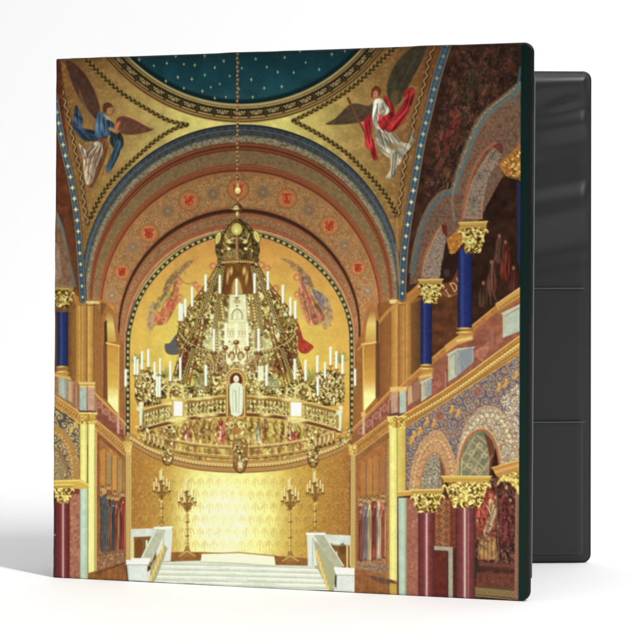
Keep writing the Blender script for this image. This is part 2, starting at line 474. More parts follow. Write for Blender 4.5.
    # ---------- the great arch, seen as rings between an outer and an inner circle
    def tfield(c0, r0, c1, r1):
        dx, dy, dr = c1[0] - c0[0], c1[1] - c0[1], r1 - r0
        qx, qy = X - c0[0], Y - c0[1]
        a = dx * dx + dy * dy - dr * dr; b = -2 * (qx * dx + qy * dy + r0 * dr); c = qx * qx + qy * qy - r0 * r0
        disc = np.sqrt(np.maximum(b * b - 4 * a * c, 0))
        t = (-b + disc) / (2 * a)
        ang = np.arctan2(Y - (c0[1] + t * dy), X - (c0[0] + t * dx))
        return t, ang
    cA, rA, cB, rB = (242, 285), 160.6, (239.5, 331.6), 119.8
    t, ang = tfield(cA, rA, cB, rB)
    up = (Y < 335) & (X > 78) & (X < 404)
    scale = 87.
    def ring(a, b, col, op=1., tex=None, mod=None, soft=.35):
        s = soft / scale
        m = np.clip(.5 + (t - a) / (2 * s), 0, 1) * np.clip(.5 + (b - t) / (2 * s), 0, 1) * up
        if mod is not None: m = m * mod
        P.comp(full, m * op, col, tex)
    light = np.interp(Y, [120, 200, 330], [.69, .86, 1.1]).astype(np.float32)[..., None]
    L = lambda c: np.array(c, np.float32) * light
    ring(0, 1.02, L((150, 100, 60)), tex=(6, .18, 21))
    ring(0, .128, L((62, 84, 96)), tex=(4, .2, 22)); ring(0, .018, L((46, 52, 46)), .8)
    aa = ang * 130
    def cells(step, width, off=0.):
        u = (aa / step + off) % 1.
        return np.clip((width / 2 - abs(u - .5)) * step / .8 + .5, 0, 1)
    ring(.028, .056, L((124, 88, 58)), .8, mod=cells(6.2, .3)); ring(.02, .064, L((130, 90, 60)), .75, mod=cells(6.2, .12))
    ring(.075, .12, L((116, 84, 58)), .7, mod=cells(6.2, .34, .5)); ring(.09, .1, L((130, 92, 60)), .6, mod=cells(6.2, .6, .5))
    ring(.062, .068, L((176, 160, 124)), .9); ring(.126, .134, L((158, 130, 90)), .8)
    ring(.132, .205, L((96, 98, 82)), tex=(2, .3, 23))
    wv = .168 + .020 * np.sin(aa * 1.5); wv2 = .168 - .020 * np.sin(aa * 1.5)
    for w_ in (wv, wv2):
        P.comp(full, np.clip(1 - abs(t - w_) / .0085, 0, 1) * up * .85, L((186, 166, 124)))
    ring(.196, .206, L((160, 124, 86)), .8)
    ring(.206, .30, L((134, 72, 42)))
    ring(.222, .235, L((170, 100, 60)), .9); ring(.25, .262, L((86, 44, 30)), .9); ring(.262, .288, L((176, 92, 60)), .75, mod=cells(1.9, .5)); ring(.29, .30, L((96, 50, 34)), .8)
    ring(.30, .455, L((152, 112, 66)), tex=(2.2, .22, 24))
    P.comp(full, (np.sin(aa * 1.1 + 4 * P.noise(X, Y, 5, 3)) * np.sin(t * 110) > .35) * ((t > .315) & (t < .44)) * up * .3, L((104, 100, 76)))
    ring(.455, .54, L((144, 78, 46))); ring(.468, .478, L((186, 108, 70)), .9); ring(.488, .515, L((180, 98, 64)), .7, mod=cells(1.9, .5)); ring(.52, .53, L((92, 48, 34)), .9)
    ring(.545, .985, L((174, 122, 68)), tex=(5, .16, 25)); ring(.555, .563, L((190, 120, 84)), .6)
    # tendrils of the broad band
    u_, v_ = aa + 5 * (P.noise(X, Y, 5, 31) - .5), t * 90 + 5 * (P.noise(X, Y, 5, 32) - .5)
    sc = np.clip(1.2 - abs(np.sin(u_ * .8) * np.cos(v_ * .8)) / .16, 0, 1)
    ring(.58, .95, L((112, 104, 80)), .5, mod=sc)
    ring(.57, .95, L((160, 70, 50)), .5, mod=np.clip((P.noise(X * .8 + Y * .6, Y * .8 - X * .6, 2., 33) - .78) * 8, 0, 1))
    ring(.965, 1.0, L((60, 38, 24)), 1.); ring(.94, .962, L((150, 84, 56)), .8)
    sect = lambda a, b, n=40: [(lerp(cA, cB, a)[0] + (rA + (rB - rA) * a) * math.cos(q), lerp(cA, cB, a)[1] + (rA + (rB - rA) * a) * math.sin(q)) for q in [math.pi * (1.02 + .96 * i / n) for i in range(n + 1)]] + [(lerp(cA, cB, b)[0] + (rA + (rB - rA) * b) * math.cos(q), lerp(cA, cB, b)[1] + (rA + (rB - rA) * b) * math.sin(q)) for q in [math.pi * (1.98 - .96 * i / n) for i in range(n + 1)]]
    rinceau(P, sect(.58, .95), (112, 112, 84), 9.5, 34, .8, .7, (160, 74, 50)); rinceau(P, sect(.58, .95), (206, 158, 92), 8., 37, .6, .4)
    rinceau(P, sect(.31, .45), (110, 104, 80), 5.5, 35, .55, .5)
    rinceau(P, sect(.135, .2), (176, 160, 120), 4.2, 36, .55, .4)
    def on(tt, x=None, y=None, a=None):
        cx, cy = lerp(cA, cB, tt); r = rA + (rB - rA) * tt
        return cx + r * math.cos(a), cy + r * math.sin(a), a
    for i, (x, y, w) in enumerate(((109.5, 309, 5.5), (122, 272, 6.5), (149, 233.4, 8), (189.3, 201, 8.5), (238.3, 189.5, 9), (287.2, 198.6, 8.5), (329.8, 226, 8), (358.4, 268.2, 6.5), (373, 309, 5.5))):
        a = math.atan2(y - 305, x - 240.5)
        k = .8 + .3 * min(1, max(0, (y - 190) / 110))
        w *= 1.12; P.ell(x, y, w * 1.12, w * 1.1, tuple(v * k for v in (150, 88, 54)), .8, a, .6)
        P.ell(x, y, w, w, tuple(v * k for v in (204, 138, 74)), .95, a, .5)
        rr = random.Random(i + 40)
        P.ring(x, y, w * .92, w * .92, .5, (120, 70, 44), .6); P.glow(x, y, w * .5, w * .5, (222, 166, 88), .4)
        for b in range(16):
            q = b / 16 * 6.283; P.ell(x + math.cos(q) * w * .74, y + math.sin(q) * w * .74, .6, .6, (150, 66, 44), .65)
        if i not in (0, 8):
            for _ in range(4):
                q = rr.uniform(0, 6.28); P.line(curve([(x + w * .42 * math.cos(q), y + w * .5 * math.sin(q)), (x + rr.uniform(-1, 1), y + rr.uniform(-1, 1)), (x + w * .42 * math.cos(q + 2.4), y + w * .5 * math.sin(q + 2.4)), (x + w * .3 * math.cos(q + 3.4), y + w * .5 * math.sin(q + 3.4))], 4), 1.2, (160, 46, 34), .85, .4)
            P.ell(x, y - .2, w * .16, w * .36, (164, 48, 36), .8, rr.uniform(-.5, .5), .6)
            for sg in (-1, 1): P.line(curve([(x, y + w * .4), (x + sg * w * .42, y + w * .2), (x + sg * w * .3, y - w * .15), (x + sg * w * .5, y - w * .42), (x + sg * w * .15, y - w * .5)], 4), 1.15, (160, 50, 38), .85, .4)
            P.line([(x - w * .35, y + w * .5), (x + w * .35, y + w * .5)], .9, (160, 56, 40), .7, .4); P.ell(x, y - .6, w * .12, w * .2, (168, 46, 36), .85, rr.uniform(-.4, .4)); P.ell(x + w * .1, y - w * .42, w * .13, w * .12, (168, 50, 38), .9)

    for x, y in ((168, 211), (133, 247), (112, 295.5), (213.4, 193.7), (263, 192.4), (309, 209.8), (344.7, 245.8), (368, 290.6)):
        k = .8 + .3 * min(1, max(0, (y - 190) / 110))
        P.ell(x, y, 6.6, 7, tuple(v * k for v in (166, 126, 80)), .9); P.ring(x, y, 6, 6.4, .8, tuple(v * k for v in (176, 108, 80)), .75); P.ring(x, y, 3.8, 4, .6, tuple(v * k for v in (118, 112, 92)), .7)
        for b in range(8):
            q = b * math.pi / 4
            P.line([(x, y), (x + 4.6 * math.cos(q), y + 4.8 * math.sin(q))], .8, tuple(v * k for v in (108, 104, 84)), .8); P.ell(x + 4.4 * math.cos(q), y + 4.6 * math.sin(q), .8, .8, tuple(v * k for v in (128, 112, 88)), .8)
        P.ell(x, y, 1.4, 1.4, tuple(v * k for v in (190, 150, 110)), .9)
    # ---------- inner arch
    cD, rD = (240, 346), 115.2
    t2, ang2 = tfield(cB, rB, cD, rD)
    t2 = np.where(Y > 331, np.clip((X - 119.7) / 5.3, 0, 9) * (X < 240) + np.clip((359.3 - X) / 5.5, 0, 9) * (X >= 240), t2)
    inn = (np.hypot(X - cB[0], Y - cB[1]) < rB) | ((Y > 331) & (X > 119.5) & (X < 359.5))
    inn = inn & (Y < 450) & (X > 100)
    def ring2(a, b, col, op=1., tex=None, mod=None):
        s = .03
        m = np.clip(.5 + (t2 - a) / (2 * s), 0, 1) * np.clip(.5 + (b - t2) / (2 * s), 0, 1) * inn
        if mod is not None: m = m * mod
        P.comp(full, m * op, col, tex)
    ring2(-.2, 1.1, L((156, 104, 62)), tex=(4, .2, 41)); ring2(.0, .06, L((58, 36, 24)))
    ring2(.12, .2, L((168, 84, 56)), .8); ring2(.22, .62, L((148, 110, 72)), tex=(1.6, .3, 42)); ring2(.66, .8, L((158, 70, 48)), .85); ring2(.72, .76, L((196, 120, 86)), .8)
    ring2(.88, .95, (206, 186, 130), .8)
    # ---------- apse with its gilded half dome
    ap = curve([(131, 470), (130.5, 400), (130.5, 345), (133, 325), (140, 303), (152, 283), (170, 263.5), (190, 249), (214, 239), (240, 235.5), (266, 239), (290, 249), (311, 263.5), (328, 281), (341, 302), (347.5, 322), (349.5, 345), (349.5, 400), (350, 470)], 5)
    P.poly(ap, (58, 56, 32), grow=4.2)
    c = [p for p in curve([(128.2, 440), (128.2, 345), (131, 324), (138, 302), (150.5, 281), (168.5, 261.5), (189, 246.8), (213.5, 236.8), (240, 233), (266.5, 236.8), (291, 246.8), (312.5, 261.5), (330, 279.5), (343, 301), (350, 321), (352, 345), (352.5, 440)], 6)]
    for x, y, tx, ty in along(c, 6.3):
        P.poly([(x - ty * 1.1 + tx * 1.5, y + tx * 1.1 + ty * 1.5), (x - ty * 1.1 - tx * 1.5, y + tx * 1.1 - ty * 1.5), (x + ty * 1.1 - tx * 1.5, y - tx * 1.1 - ty * 1.5), (x + ty * 1.1 + tx * 1.5, y - tx * 1.1 + ty * 1.5)], (204, 196, 142), .9)
    P.line([(p[0] + (1.6 if p[0] > 240 else -1.6) * 1.6, p[1] - (1.4 if p[1] < 300 else 0) * 1.6) for p in c], .7, (196, 172, 116), .7)
    def apse(x, y):
        a = np.stack([np.interp(y, [236, 300, 380, 450], s) for s in ((196, 212, 216, 202), (136, 158, 168, 144), (66, 72, 72, 60))], -1)
        g = np.exp(-(((x - 232) / 78) ** 2 + ((y - 348) / 62) ** 2))[..., None]
        b = np.array((228, 218, 98), np.float32)
        return (a + (b - a) * np.clip(g * 1.25, 0, 1)).astype(np.float32)
    P.poly(ap, apse, tex=(9, .07, 43), grow=.4)
    P.speck(ap, (232, 200, 110), 1.6, .72, .3, 44)
    # faint winged figures either side of the lantern
    wing(P, [(194, 260.5), (187, 261.5), (178, 268), (170, 276), (165, 284), (164, 291), (168, 292), (174, 283), (182, 273), (189, 266)], ((140, 108, 70), (100, 78, 54), (190, 150, 96)), [((167, 288), (186, 265)), ((166, 284), (180, 268)), ((170, 284), (190, 262))], 51, .8)
    wing(P, [(153, 303), (148, 315), (147, 326), (151, 331), (156, 322), (155, 308)], ((170, 140, 104), (140, 116, 90), (208, 186, 140)), [((152, 305), (150, 328)), ((154, 310), (153, 324))], 52, .75)
    robe(P, [(176, 280), (172, 292), (164, 306), (156, 320), (158, 325), (166, 323), (171, 316), (176, 306), (179, 292)], (188, 110, 70), [[(175, 290), (168, 305), (160, 322)], [(177, 296), (171, 312)]], seed=53, op=.92)
    robe(P, [(168, 290), (160, 298), (154, 306), (157, 310), (165, 303), (171, 294)], (132, 120, 66), [[(167, 293), (158, 304)]], seed=54, op=.9)
    P.ell(171, 305, 4.5, 6, (196, 72, 52), .6, .4, 1.2); P.ell(158, 317, 3.5, 5, (200, 92, 66), .55, .5, 1.2)
    for x, y, r in ((179, 281, 3.6), (180, 297, 3), (179.5, 302, 2.6), (200, 289, 3.8), (196, 285, 3), (213, 266, 3.6), (209, 284, 3)):
        P.ell(x, y, r, r, (186, 96, 66), .6, 0, .9); P.ell(x + .4, y + .3, r * .5, r * .55, (226, 170, 116), .75)
    P.line(curve([(180, 280), (188, 284), (196, 282)], 4), 1.6, (160, 110, 72), .6, .7)
    wing(P, [(281, 258.5), (290, 260), (299, 266), (307, 273), (312, 280), (314, 287), (309, 286), (303, 277), (293, 266)], ((140, 108, 74), (104, 82, 62), (190, 150, 100)), [((311, 283), (290, 263)), ((308, 280), (285, 260))], 55, .8)
    wing(P, [(312, 289), (320, 292), (327, 298), (329, 304), (325, 311), (319, 304), (314, 296)], ((106, 98, 112), (80, 76, 92), (160, 150, 150)), [((314, 291), (324, 309)), ((318, 292), (327, 305)), ((315, 294), (322, 307))], 56, .85)
    wing(P, [(325, 300), (331, 304), (333, 314), (330, 326), (325, 330), (322, 322), (326, 312)], ((172, 142, 104), (140, 116, 94), (206, 184, 140)), [((329, 305), (326, 326))], 57, .7)
    robe(P, [(303, 276), (308, 288), (314, 298), (324, 314), (323, 322), (310, 325), (303, 312), (300, 298), (300, 284)], (186, 116, 84), [[(305, 286), (312, 304), (318, 320)], [(303, 292), (308, 310), (310, 322)]], seed=58, op=.92)
    P.ell(308, 300, 3.6, 3.4, (186, 60, 66), .6, 0, 1.2); P.ell(320, 316, 4, 3.6, (190, 100, 84), .5, 0, 1.2); P.ell(306, 282, 4, 6, (112, 92, 104), .5, .3, 1.5)
    for x, y, r in ((297.5, 277.5, 3.8), (297.5, 294.5, 3.2), (276, 289, 4), (279, 302, 3), (262, 265, 3.6), (268, 268, 3)):
        P.ell(x, y, r, r, (180, 94, 62), .6, 0, .9); P.ell(x - .3, y + .3, r * .5, r * .55, (228, 176, 120), .75)
    for q, sd in (([(186, 262), (178, 268), (166, 284), (150, 304), (148, 328), (158, 326), (170, 318), (180, 296), (182, 282), (192, 262)], 1), ([(283, 260), (300, 264), (314, 286), (332, 304), (332, 326), (322, 326), (306, 318), (299, 296), (298, 276)], 2)):
        P.speck(curve(q, 3, True), (112, 76, 56), 2.4, .58, .35, 45 + sd); P.speck(curve(q, 3, True), (222, 176, 112), 2.2, .6, .45, 48 + sd)
    P.poly(curve([(165, 344), (170, 343), (178, 334), (181, 352), (172, 355), (166, 352)], 3, True), (88, 84, 88), .95)
    P.poly(curve([(297, 322), (301, 330), (304, 339), (313.5, 346), (312, 350), (306, 354), (299, 351), (296, 340)], 3, True), (176, 58, 44), .95, tex=(2.5, .3, 60)); P.line([(300, 334), (306, 351)], .9, (120, 34, 28), .7)
    r = random.Random(5)
    for x, y, s in ((165, 372, 1.), (312, 374, 1.1), (138, 358, .9), (341, 357, 1.)):
        for _ in range(26):
            a = r.uniform(-2.9, -.25); l = r.uniform(4, 10) * s
            P.line([(x, y + 6), (x + l * math.cos(a), y + 6 + l * math.sin(a) * 1.3)], .9, (126, 136, 70), .55, .45)
    # ---------- apse wall and cornice
    wall = curve([(131, 436), (150, 447), (172, 455), (200, 461), (240, 463.5), (280, 461), (308, 455), (332, 447), (350, 438)], 5)
    wl = wall + [(350, 566), (131, 566)]
    def wallc(x, y):
        d = abs(x - 238) / 112
        a = np.stack([np.interp(d, [0, .35, .6, .8, 1], s) for s in ((222, 212, 190, 172, 156), (204, 184, 150, 124, 104), (104, 86, 62, 52, 46))], -1)
        g = np.clip(1.7 * np.exp(-(((x - 228) / 47) ** 4 + ((y - 516) / 54) ** 2)), 0, 1)[..., None]
        b = np.array((236, 234, 140), np.float32)
        c = a + (b - a) * g
        h = np.clip(1.7 * np.exp(-(((x - 224) / 27) ** 2 + ((y - 522) / 34) ** 2)), 0, 1)[..., None]
        return (c + (np.array((242, 248, 200), np.float32) - c) * h).astype(np.float32)
    P.poly(wl, wallc, tex=(7, .06, 61)); P.speck(wl, (226, 196, 112), 1.5, .66, .3, 62); P.speck([p for p in wl if p[0] < 176] + [(176, 456), (176, 560)], (120, 84, 40), 1.5, .68, .3, 63); P.speck([(296, 456)] + [p for p in wl if p[0] > 296] + [(296, 560)], (120, 84, 40), 1.5, .68, .3, 63)
    for j in range(7):
        for i in range(24):
            x = 136 + i * 9.2 + (j % 2) * 4.6; y = 479 + j * 12.5
            if x > 346: continue
            d = abs(x - 232) / 110; cc = lerp((250, 238, 150), (190, 140, 70), min(1, d * 1.1))
            arc_ = [(x - 3, y + 4), (x - 2.6, y + 1), (x, y - 1.6), (x + 2.6, y + 1), (x + 3, y + 4)]; gl = math.exp(-((x - 224) / 30) ** 2 - ((y - 522) / 36) ** 2)
            P.line([(q[0] + .3, q[1] + 1.3) for q in arc_], .9, lerp((206, 186, 88), (128, 88, 42), min(1, d * 1.2)), .5 * (1 - .55 * gl), .5); P.ell(x, y + 3, 1.1, 1.5, lerp((220, 204, 104), (150, 106, 52), min(1, d * 1.2)), .5 * (1 - .5 * gl))
            P.line(arc_, .9, cc, .7, .45)
            P.line([(x, y + 5), (x, y + 8)], .8, lerp((206, 190, 90), (150, 100, 48), min(1, d)), .5)
    for off, w_, col, o in ((3.5, 12, (172, 134, 70), 1.), (1.2, 1.2, (226, 200, 124), .9), (4.2, 1.1, (104, 70, 36), .8), (6.6, 2.2, (186, 138, 82), .9), (8.9, .9, (110, 70, 38), .8)):
        P.line([(x, y + off) for x, y in wall], w_, col, o, .5)
    for x, y, tx, ty in along([(x, y + 2.8) for x, y in wall], 3.2): P.ell(x, y, 1, .8, (236, 214, 140), .85)
    for x, y, tx, ty in along([(x, y + 6.7) for x, y in wall], 2.4): P.ell(x, y, .6, .7, (122, 82, 46), .6)
    paint_altar(P); paint_left(P); paint_right(P); paint_spandrels(P); paint_angels(P); paint_chandelier(P)
    # the cover's own printed margins: dark along the head, green band at the fore edge
    S = full
    top = np.clip((58.8 - .0345 * (X - 55) + 4.5 - Y) / 7., 0, 1) * .55
    P.comp(S, top.astype(np.float32), (16, 22, 20))
    e = 521.4 - (Y - 60) * .0052
    a = np.clip((X - e) / .7 + .5, 0, 1).astype(np.float32)
    col = np.stack([np.interp(X - e, [0, 5.5, 7.5, 14], s) for s in ((13, 13, 24, 28), (36, 37, 30, 32), (31, 33, 28, 30))], -1).astype(np.float32)
    P.comp(S, a, col)
    finish(P)
    P.shade([(50, 40), (545, 40), (545, 300), (50, 300)], lambda x, y: np.interp(y, [45, 75, 110], [.86, .93, 1.]), .01)

def finish(P):
    """the print is a photograph: slightly soft, with fine grain"""
    C = P.C; k = .16
    for _ in range(max(1, int(round(.5 / P.cell)))):
        for ax in (0, 1):
            C = np.take(C, np.clip(np.arange(-1, C.shape[ax] - 1), 0, None), ax) * k + C * (1 - 2 * k) + np.take(C, np.clip(np.arange(1, C.shape[ax] + 1), None, C.shape[ax] - 1), ax) * k
    lum = (C * np.array((.3, .59, .11), np.float32)).sum(-1, keepdims=True)
    C = lum + (C - lum) * np.array((.95, .96, .95), np.float32)
    g = P.noise(P.X, P.Y, .9, 90) + P.noise(P.X * .8 + P.Y * .6, P.Y * .8 - P.X * .6, 1.5, 91) - 1
    g2 = P.noise(P.X, P.Y, 1.3, 92) - .5
    amp = np.where(lum[..., 0] > 150, .03, .06)
    t = np.clip((P.Y - 250) / 200, 0, 1)[..., None].astype(np.float32)
    C = C * (1 + t * np.array((.035, .03, .03), np.float32)) + t * np.array((5, 5, 3), np.float32)
    P.C = np.clip(C * (1 + amp * g)[..., None] + np.stack([g2 * 4, g * 1, -g2 * 4], -1), 0, 250).astype(np.float32)

def paint_altar(P):
    # steps
    y0 = lambda x: 0
    st = [(150, 556), (202, 556), (276, 561), (322, 563), (345, 600), (120, 600)]
    P.poly([(150, 552), (204, 552), (278, 556), (330, 560), (330, 570), (150, 566)], (140, 92, 46), tex=(4, .2, 70))
    P.poly([(158, 562), (202, 560.5), (276, 565), (314, 566), (330, 580), (346, 600), (120, 592), (150, 570)], (214, 222, 204), tex=(9, .05, 71))
    for k in range(5):
        y = 564 + k * 5.2; xl = 157 - k * 2.2; xr = 318 + k * 5.5
        P.line([(xl, y), (238, y + 1.6), (xr, y + 4.2)], 1.2, (168, 174, 144), .6, .7)
        P.line([(xl, y + 1.9), (238, y + 3.5), (xr, y + 6)], 1.7, (242, 243, 232), .85, .6)
    for i in range(40):
        r = random.Random(i); x = r.uniform(150, 320); y = r.uniform(563, 590)
        P.line([(x, y), (x + r.uniform(6, 22), y + r.uniform(0, .8))], .8, (176, 196, 160) if i % 2 else (226, 242, 218), .5, .6)
    P.poly([(202, 553.5), (240, 552.5), (274.5, 556), (276, 566), (238, 563), (201, 562)], (236, 240, 210)); P.line([(202, 553.5), (240, 552.6), (275, 556)], 1.1, (150, 110, 50), .9)
    P.line([(201, 562), (238, 563.4), (276, 566)], .9, (160, 170, 130), .8)
    # tall candelabra
    def candelabrum(x, y0, y1, s=1., c=(166, 126, 54)):
        hi = (240, 222, 140); dk = (84, 56, 24)
        yc = y0 + 30 * s
        P.line([(x, yc), (x, y1 - 4)], 2.2 * s, c, 1., .4); P.line([(x - .5, yc), (x - .5, y1 - 4)], .8 * s, hi, .9)
        for k in range(6): P.ell(x, yc + 4 + k * (y1 - yc) / 6.5, 1.9 * s, .9, (c, dk)[k % 2], .9); P.ell(x - .6, yc + 3.4 + k * (y1 - yc) / 6.5, .8, .6, hi, .8)
        P.poly([(x - 6 * s, yc - 8 * s), (x + 6 * s, yc - 8 * s), (x + 2 * s, yc + 1), (x - 2 * s, yc + 1)], (170, 130, 58), .85); dabs(P, [(x - 7 * s, yc - 10 * s), (x + 7 * s, yc - 10 * s), (x + 2, yc + 2), (x - 2, yc + 2)], 26, (.5, 1.1), seed=int(x))
        for k, (dx, dy, l) in enumerate(((-8, -18, 9), (-5.5, -22, 9), (-3, -17, 9), (3, -17, 9), (5.5, -22, 9), (8, -18, 9), (-1.6, -30, 11), (1.8, -24, 9), (0, -32, 12))):
            xx, yy = x + dx * s, yc + dy * s
            P.line([(xx + .7, yy + 1), (xx + .7, yy + l * s)], 1., (120, 88, 40), .6, .4); P.line([(xx, yy), (xx, yy + l * s)], 1.3, (236, 226, 160), .95, .4); P.ell(xx, yy + l * s + .5, 1.6, .9, dk, .85); P.ell(xx, yy + (l + 3) * s, 1.2, 1.4, c, .85)
            P.line(curve([(xx, yy + l * s), (xx * .6 + x * .4, yy + (l + 3) * s), (x, yc)], 3), .95, (120, 82, 34), .9, .4)
        P.poly([(x - 1.5, y1 - 10), (x + 1.5, y1 - 10), (x + 4.5 * s, y1 - 1), (x + 8 * s, y1 + 1), (x - 8 * s, y1 + 1), (x - 4.5 * s, y1 - 1)], (150, 110, 52), .9)
        P.line([(x - 8 * s, y1), (x, y1 - 5), (x + 8 * s, y1)], 1.1, (220, 190, 110), .8)
    candelabrum(162, 471, 529, .95); candelabrum(315.5, 473, 536, .95)
    candelabrum(187.5, 481, 556, 1.); candelabrum(290.5, 480, 561, 1.)
    # marble stair rails and blocks
    wh = (206, 215, 200); sh = (142, 148, 112)
    P.poly([(131, 529), (165, 528), (165, 560), (131, 560)], wh, tex=(5, .08, 72)); P.poly([(134, 537), (160, 536), (158, 560), (134, 560)], (122, 78, 34), .95)
    for x in (134, 150):
        P.ell(x + 5, 545, 3.8, 6.5, (112, 68, 30)); P.poly([(x + 1.5, 545), (x + 8.5, 545), (x + 8.5, 560), (x + 1.5, 560)], (112, 68, 30))
    P.line([(133.5, 541), (133.5, 560)], 1.8, (220, 200, 110)); P.line([(147, 541), (147, 556)], 2, (206, 226, 196))
    P.poly([(155, 528), (171, 527), (173, 531), (171, 561), (157, 562)], (216, 223, 210)); P.line([(155, 528), (172, 527.3)], 2, (236, 250, 236)); P.line([(164, 533), (164, 560)], .8, sh, .6)
    P.poly([(155, 529), (166, 530), (152, 562), (140, 562), (142, 556)], (180, 184, 156), tex=(4, .1, 73)); P.line([(156, 530), (141, 560)], 1.2, (226, 240, 216), .8)
    P.poly([(165, 545), (168, 548), (156, 580), (150, 585), (151, 566)], (160, 164, 124)); 
    for i in range(6): P.line([(163.5 - i * 2.3, 545 + i * 6), (163.2 - i * 2.3, 553 + i * 6)], 2, (220, 176, 84), .95); P.line([(162.9 - i * 2.3, 546 + i * 6), (162.6 - i * 2.3, 552 + i * 6)], .7, (250, 236, 170), .9)
    P.poly([(127, 563), (148, 563), (147, 586), (129, 585)], (218, 226, 216), tex=(6, .04, 74)); P.poly([(123.5, 558), (151, 558), (149, 564.5), (125.5, 564.5)], (236, 243, 233)); P.line([(125.5, 564.8), (149, 564.8)], .9, (150, 168, 140), .8); P.line([(128.5, 566), (129, 585)], .9, (160, 180, 152), .7)
    P.poly([(308, 533.5), (352, 535.5), (352, 566), (308, 566)], wh, tex=(5, .08, 75)); P.poly([(326, 545), (350, 546), (350, 568), (332, 568)], (118, 72, 32), .95)
    for x in (331, 343):
        P.ell(x, 549, 3.6, 5.5, (104, 62, 28)); 
    P.line([(347.5, 546), (347.5, 567)], 1.7, (222, 198, 110)); P.line([(325, 544.5), (350, 545.5)], 1, (150, 160, 126), .8); P.line([(337, 552), (337, 566)], 1.6, (196, 214, 184), .9)
    P.poly([(307, 533), (324, 533), (324, 566), (309, 566)], (216, 223, 210)); P.line([(307, 533.8), (325, 533.8)], 1.8, (236, 250, 236)); P.line([(313, 538), (313, 565)], .8, sh, .6); P.line([(318, 538), (318, 565)], .8, sh, .5)
    P.poly([(314, 535), (325, 535), (344, 566), (336, 570)], (174, 176, 146), tex=(4, .1, 76)); P.line([(325, 536), (344, 566)], 1.1, (220, 236, 210), .8)
    P.poly([(314, 540), (320, 545), (336, 570), (334, 594), (328, 590), (318, 568)], (166, 168, 126))
    for i in range(7): P.line([(317.3 + i * 1.9, 550 + i * 6), (317.6 + i * 1.9, 558 + i * 6)], 2, (220, 176, 84), .95); P.line([(316.8 + i * 1.9, 551 + i * 6), (317 + i * 1.9, 557 + i * 6)], .7, (250, 236, 170), .9)
    P.poly([(337, 573), (356, 573), (354.5, 598), (336.5, 597)], (218, 226, 216), tex=(6, .04, 77)); P.poly([(334, 567), (359, 568), (357, 575), (336, 574.5)], (236, 243, 233)); P.line([(336, 575), (357, 575.4)], .9, (150, 168, 140), .8)

def saints(P, x0, x1, yh, yf, n, cols, seed, slope=0., k=1.):
    r = random.Random(seed)
    for row, (dy0, sc) in enumerate(((-5, .8), (0, 1.))):
        m = n + row
        for i in range(m):
            x = x0 + (i + .5) * (x1 - x0) / m + r.uniform(-1, 1); dy = slope * (x - x0) + dy0 + r.uniform(-2.5, 2); w = (x1 - x0) / m * r.uniform(.36, .56)
            y = yh + dy + r.uniform(-1.5, 3); c = tuple(v * k * (.8 if row == 0 else 1.05) * r.uniform(.9, 1.1) for v in cols[(i + row * 2) % len(cols)])
            P.ell(x, y, 3, 3.4, (226 * k, 186 * k, 96 * k), .9, 0, .45); P.ring(x, y, 3, 3.4, .6, (104, 64, 32), .75); P.ell(x, y - .4, 1.9, 2.3, (74, 46, 30), .95); P.ell(x, y + .5, 1.35, 1.9, (206 * k, 152 * k, 112 * k), 1.)
            f = yf + slope * (x - x0) + r.uniform(-2, 1)
            robe(P, [(x - 1, y + 2.6), (x + 1, y + 2.6), (x + w, y + 6), (x + w * 1.1, y + 14), (x + w * .55, y + 22), (x + w * .8, f - 4), (x + w * 1.1, f), (x - w * .9, f), (x - w * .6, y + 30), (x - w * .8, y + 18), (x - w, y + 7)], c, [[(x - w * .3, y + 8), (x - w * .5, f - 2)], [(x + w * .4, y + 10), (x + w * .3, f - 1)]], seed=seed + i, op=.92)
            P.ell(x + r.uniform(-1, 1), y + 8, 1.2, .8, (196 * k, 152 * k, 110 * k), .8); P.line([(x + w * .2, y + 5), (x - w * .6, y + 16)], 1.1, tuple(min(255, v * 1.5 + 26) for v in c), .55, .5)
            P.ell(x, f + .4, w * .6, .8, (70, 40, 26), .6, 0, .7)

